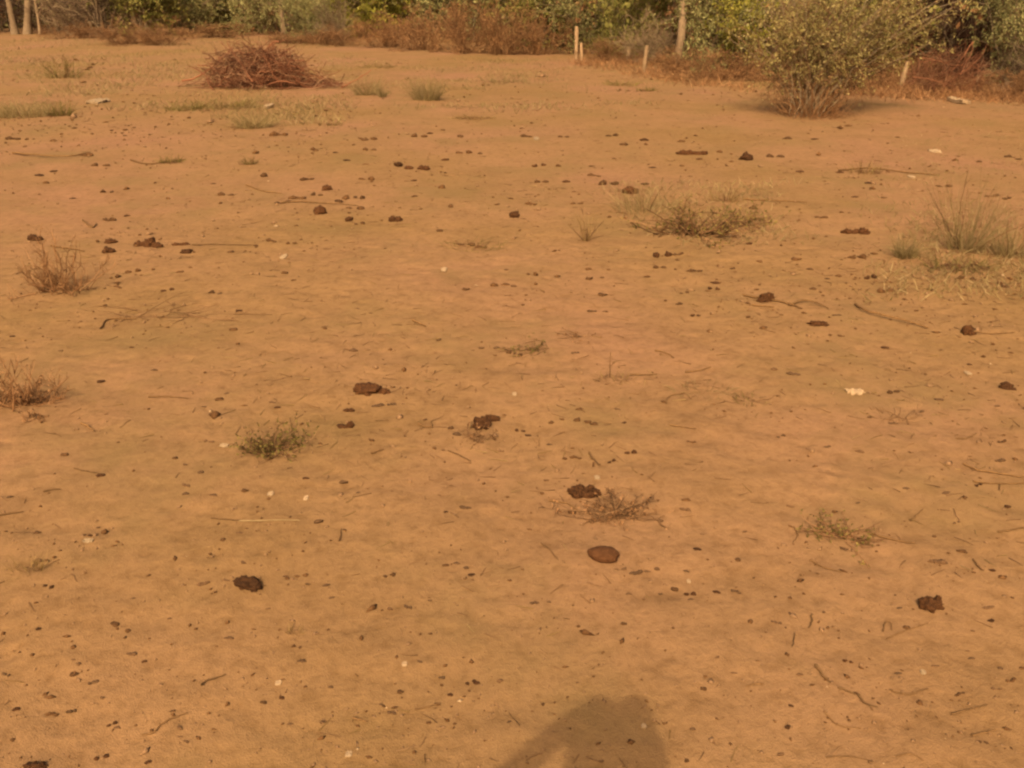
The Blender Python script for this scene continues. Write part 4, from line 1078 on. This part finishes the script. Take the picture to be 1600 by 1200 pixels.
    cover('slope_grass', 'thin olive grass dotted over the far slope', 'pale_grass', 30000, (-300, 560, 60, 205), .12, .005, 51, .06)
    cover('far_grass', 'thin grass dotted over the far middle of the field', 'pale_grass', 14000, (450, 1100, 84, 180), .09, .005, 53, .12)
    cover('verge_grass', 'dry reddish grass verge below the bushes', 'dry_brown', 26000, (850, 2000, 100, 158, 1), .20, .005, 55, -.05)
    cover('patch_grass', 'thin pale wisps spread round the sprawling olive plant', 'pale_grass', 2600, (880, 1290, 285, 385), .075, .0028, 61, -.03)
    cover('edge_grass', 'thin pale wisps spread round the tall airy tussock', 'pale_grass', 3600, (1330, 1760, 320, 470), .08, .0028, 63, -.03)
    cover('dark_litter', 'dark matted stalks over the soil before the airy tussock', 'brown_twig', 1500, (1300, 1760, 395, 480), .045, .003, 65, .0)
    cover('side_grass', 'thin yellowish grass on the sand near the feathery shrub', 'pale_grass', 4500, (1300, 1900, 165, 420), .06, .0025, 57, .18)
build_stuff()

# ------------------------------------------------------------------ the person taking the picture (stands behind the lens; only the shadow is in the picture)
def build_person():
    p0 = Vector((-.125, -.345, 0)); p0.z = g1(p0.x, p0.y)
    J = {   # joint: (x, y, z, radius x, radius y)
        'pelvis': (0, -.03, .95, .15, .11), 'waist': (0, -.02, 1.08, .14, .10), 'chest': (0, 0, 1.27, .16, .115), 'shoulders': (0, 0, 1.40, .12, .09),
        'neck': (0, .015, 1.48, .055, .055), 'skull': (0, .045, 1.56, .072, .082), 'brow': (0, .045, 1.62, .075, .09), 'crown': (0, .03, 1.69, .055, .065),
        'hipl': (-.10, -.03, .90, .095, .10), 'kneel': (-.12, .01, .50, .062, .065), 'calfl': (-.125, -.01, .34, .056, .06), 'anklel': (-.13, -.03, .09, .042, .045), 'toel': (-.15, .13, .035, .04, .03),
        'hipr': (.10, -.03, .90, .095, .10), 'kneer': (.12, .02, .50, .062, .065), 'calfr': (.125, 0, .34, .056, .06), 'ankler': (.13, -.02, .09, .042, .045), 'toer': (.16, .14, .035, .04, .03),
        'shl': (-.185, 0, 1.385, .065, .065), 'ell': (-.345, .12, 1.315, .042, .042), 'foreml': (-.23, .20, 1.385, .038, .038), 'wrl': (-.05, .315, 1.475, .028, .03), 'palml': (.0, .328, 1.495, .03, .03),
        'shr': (.185, 0, 1.385, .065, .065), 'elr': (.21, .12, 1.18, .045, .045), 'foremr': (.185, .20, 1.28, .042, .042), 'wrr': (.155, .31, 1.44, .028, .03), 'palmr': (.145, .328, 1.475, .03, .03),
    }
    E = [('pelvis', 'waist'), ('waist', 'chest'), ('chest', 'shoulders'), ('shoulders', 'neck'), ('neck', 'skull'), ('skull', 'brow'), ('brow', 'crown'),
         ('pelvis', 'hipl'), ('hipl', 'kneel'), ('kneel', 'calfl'), ('calfl', 'anklel'), ('anklel', 'toel'), ('pelvis', 'hipr'), ('hipr', 'kneer'), ('kneer', 'calfr'), ('calfr', 'ankler'), ('ankler', 'toer'),
         ('shoulders', 'shl'), ('shl', 'ell'), ('ell', 'foreml'), ('foreml', 'wrl'), ('wrl', 'palml'), ('shoulders', 'shr'), ('shr', 'elr'), ('elr', 'foremr'), ('foremr', 'wrr'), ('wrr', 'palmr')]
    # fingers: four behind the phone, thumb towards the face
    for sd, pn, px, sx in (('l', 'palml', .0, 1), ('r', 'palmr', .145, -1)):
        for f in range(4):
            z = 1.53 - f * .02
            ln = (.030, .036, .034, .026)[f]
            a, b, c = f'{sd}f{f}a', f'{sd}f{f}b', f'{sd}f{f}c'
            J[a] = (px + sx * .012, .348, z, .0095, .0095); J[b] = (px + sx * (.012 + ln * .7), .355, z + .002, .0088, .0088); J[c] = (px + sx * (.016 + ln * 1.3), .351, z, .0075, .0075)
            E += [(pn, a), (a, b), (b, c)]
        a, b = sd + 'ta', sd + 'tb'
        J[a] = (px + sx * .018, .311, 1.47, .011, .011); J[b] = (px + sx * .045, .311, 1.48, .009, .009)
        E += [(pn, a), (a, b)]
    J['nose'] = (0, .140, 1.567, .013, .016); E.append(('skull', 'nose'))
    for sd, sg in (('l', -1), ('r', 1)):
        J['ear' + sd] = (sg * .085, .040, 1.585, .010, .020); E.append(('brow', 'ear' + sd))
    names = list(J); idx = {n: i for i, n in enumerate(names)}
    me = bpy.data.meshes.new('person')
    me.from_pydata([J[n][:3] for n in names], [(idx[a], idx[b]) for a, b in E], [])
    o = link('person', me, None, p0)
    o.modifiers.new('skin', 'SKIN')
    for n in names:
        v = me.skin_vertices[0].data[idx[n]]
        v.radius = J[n][3:5]; v.use_root = n == 'pelvis'
    s = o.modifiers.new('smooth', 'SUBSURF'); s.levels = 1; s.render_levels = 2
    m, nt, b, out = new_mat('clothes_and_skin')
    tc = nt.nodes.new('ShaderNodeTexCoord'); sx = nt.nodes.new('ShaderNodeSeparateXYZ')
    nt.links.new(tc.outputs['Object'], sx.inputs[0])
    c = ramp(nt, sx.outputs[2], [(0, (.05, .04, .03)), (.06, (.05, .04, .03)), (.061, (.05, .06, .09)), (.96, (.05, .06, .09)), (.961, (.45, .42, .38)), (1, (.45, .42, .38))])
    sk = nt.nodes.new('ShaderNodeMath'); sk.operation = 'GREATER_THAN'; sk.inputs[1].default_value = 1.46
    nt.links.new(sx.outputs[2], sk.inputs[0])
    nt.links.new(mixc(nt, sk.outputs[0], c, (.22, .11, .06)), b.inputs['Base Color'])
    me.materials.append(m)
    tag(o, 'person in pale shirt and dark trousers holding up a phone, casting the near shadow', 'person')
    # hair
    hm, hn, hb, _ = new_mat('hair'); hb.inputs['Base Color'].default_value = (.012, .010, .009, 1)
    bm = bmesh.new(); bmesh.ops.create_icosphere(bm, subdivisions=3, radius=1)
    bmesh.ops.delete(bm, geom=[v for v in bm.verts if v.co.z < -.15 + max(0, v.co.y) * .75], context='VERTS')
    for v in bm.verts: v.co = Vector((v.co.x * .088, v.co.y * .105 + .03, v.co.z * .10 + 1.635))
    hme = bpy.data.meshes.new('hair'); bm.to_mesh(hme); bm.free(); hme.materials.append(hm)
    link('hair', hme, o)
    em, en, eb, _ = new_mat('eye'); eb.inputs['Base Color'].default_value = (.05, .04, .035, 1)
    mm, mn, mb, _ = new_mat('lips'); mb.inputs['Base Color'].default_value = (.16, .06, .045, 1)
    for nm, x, y, z, r3, mt in (('eye', -.032, .122, 1.605, (.013, .010, .008), em), ('eye', .032, .122, 1.605, (.013, .010, .008), em), ('mouth', 0, .118, 1.525, (.024, .010, .007), mm)):
        bm = bmesh.new(); bmesh.ops.create_icosphere(bm, subdivisions=2, radius=1)
        for v in bm.verts: v.co = Vector((v.co.x * r3[0] + x, v.co.y * r3[1] + y, v.co.z * r3[2] + z))
        fme = bpy.data.meshes.new(nm); bm.to_mesh(fme); bm.free(); fme.materials.append(mt)
        link(nm, fme, o)
    # phone
    pm, pn, pb, _ = new_mat('phone_case'); pb.inputs['Base Color'].default_value = (.02, .02, .022, 1); pb.inputs['Roughness'].default_value = .35
    bm = bmesh.new(); bmesh.ops.create_cube(bm, size=1)
    for v in bm.verts: v.co = Vector((v.co.x * .140, v.co.y * .009, v.co.z * .075))
    bmesh.ops.bevel(bm, geom=bm.edges[:], offset=.003, segments=2, affect='EDGES')
    pme = bpy.data.meshes.new('phone'); bm.to_mesh(pme); bm.free(); pme.materials.append(pm)
    ph = link('phone', pme, None, (p0.x + .0725, -.012, 1.50))
    tag(ph, 'dark phone held level in both hands of the standing person', 'phone')
build_person()
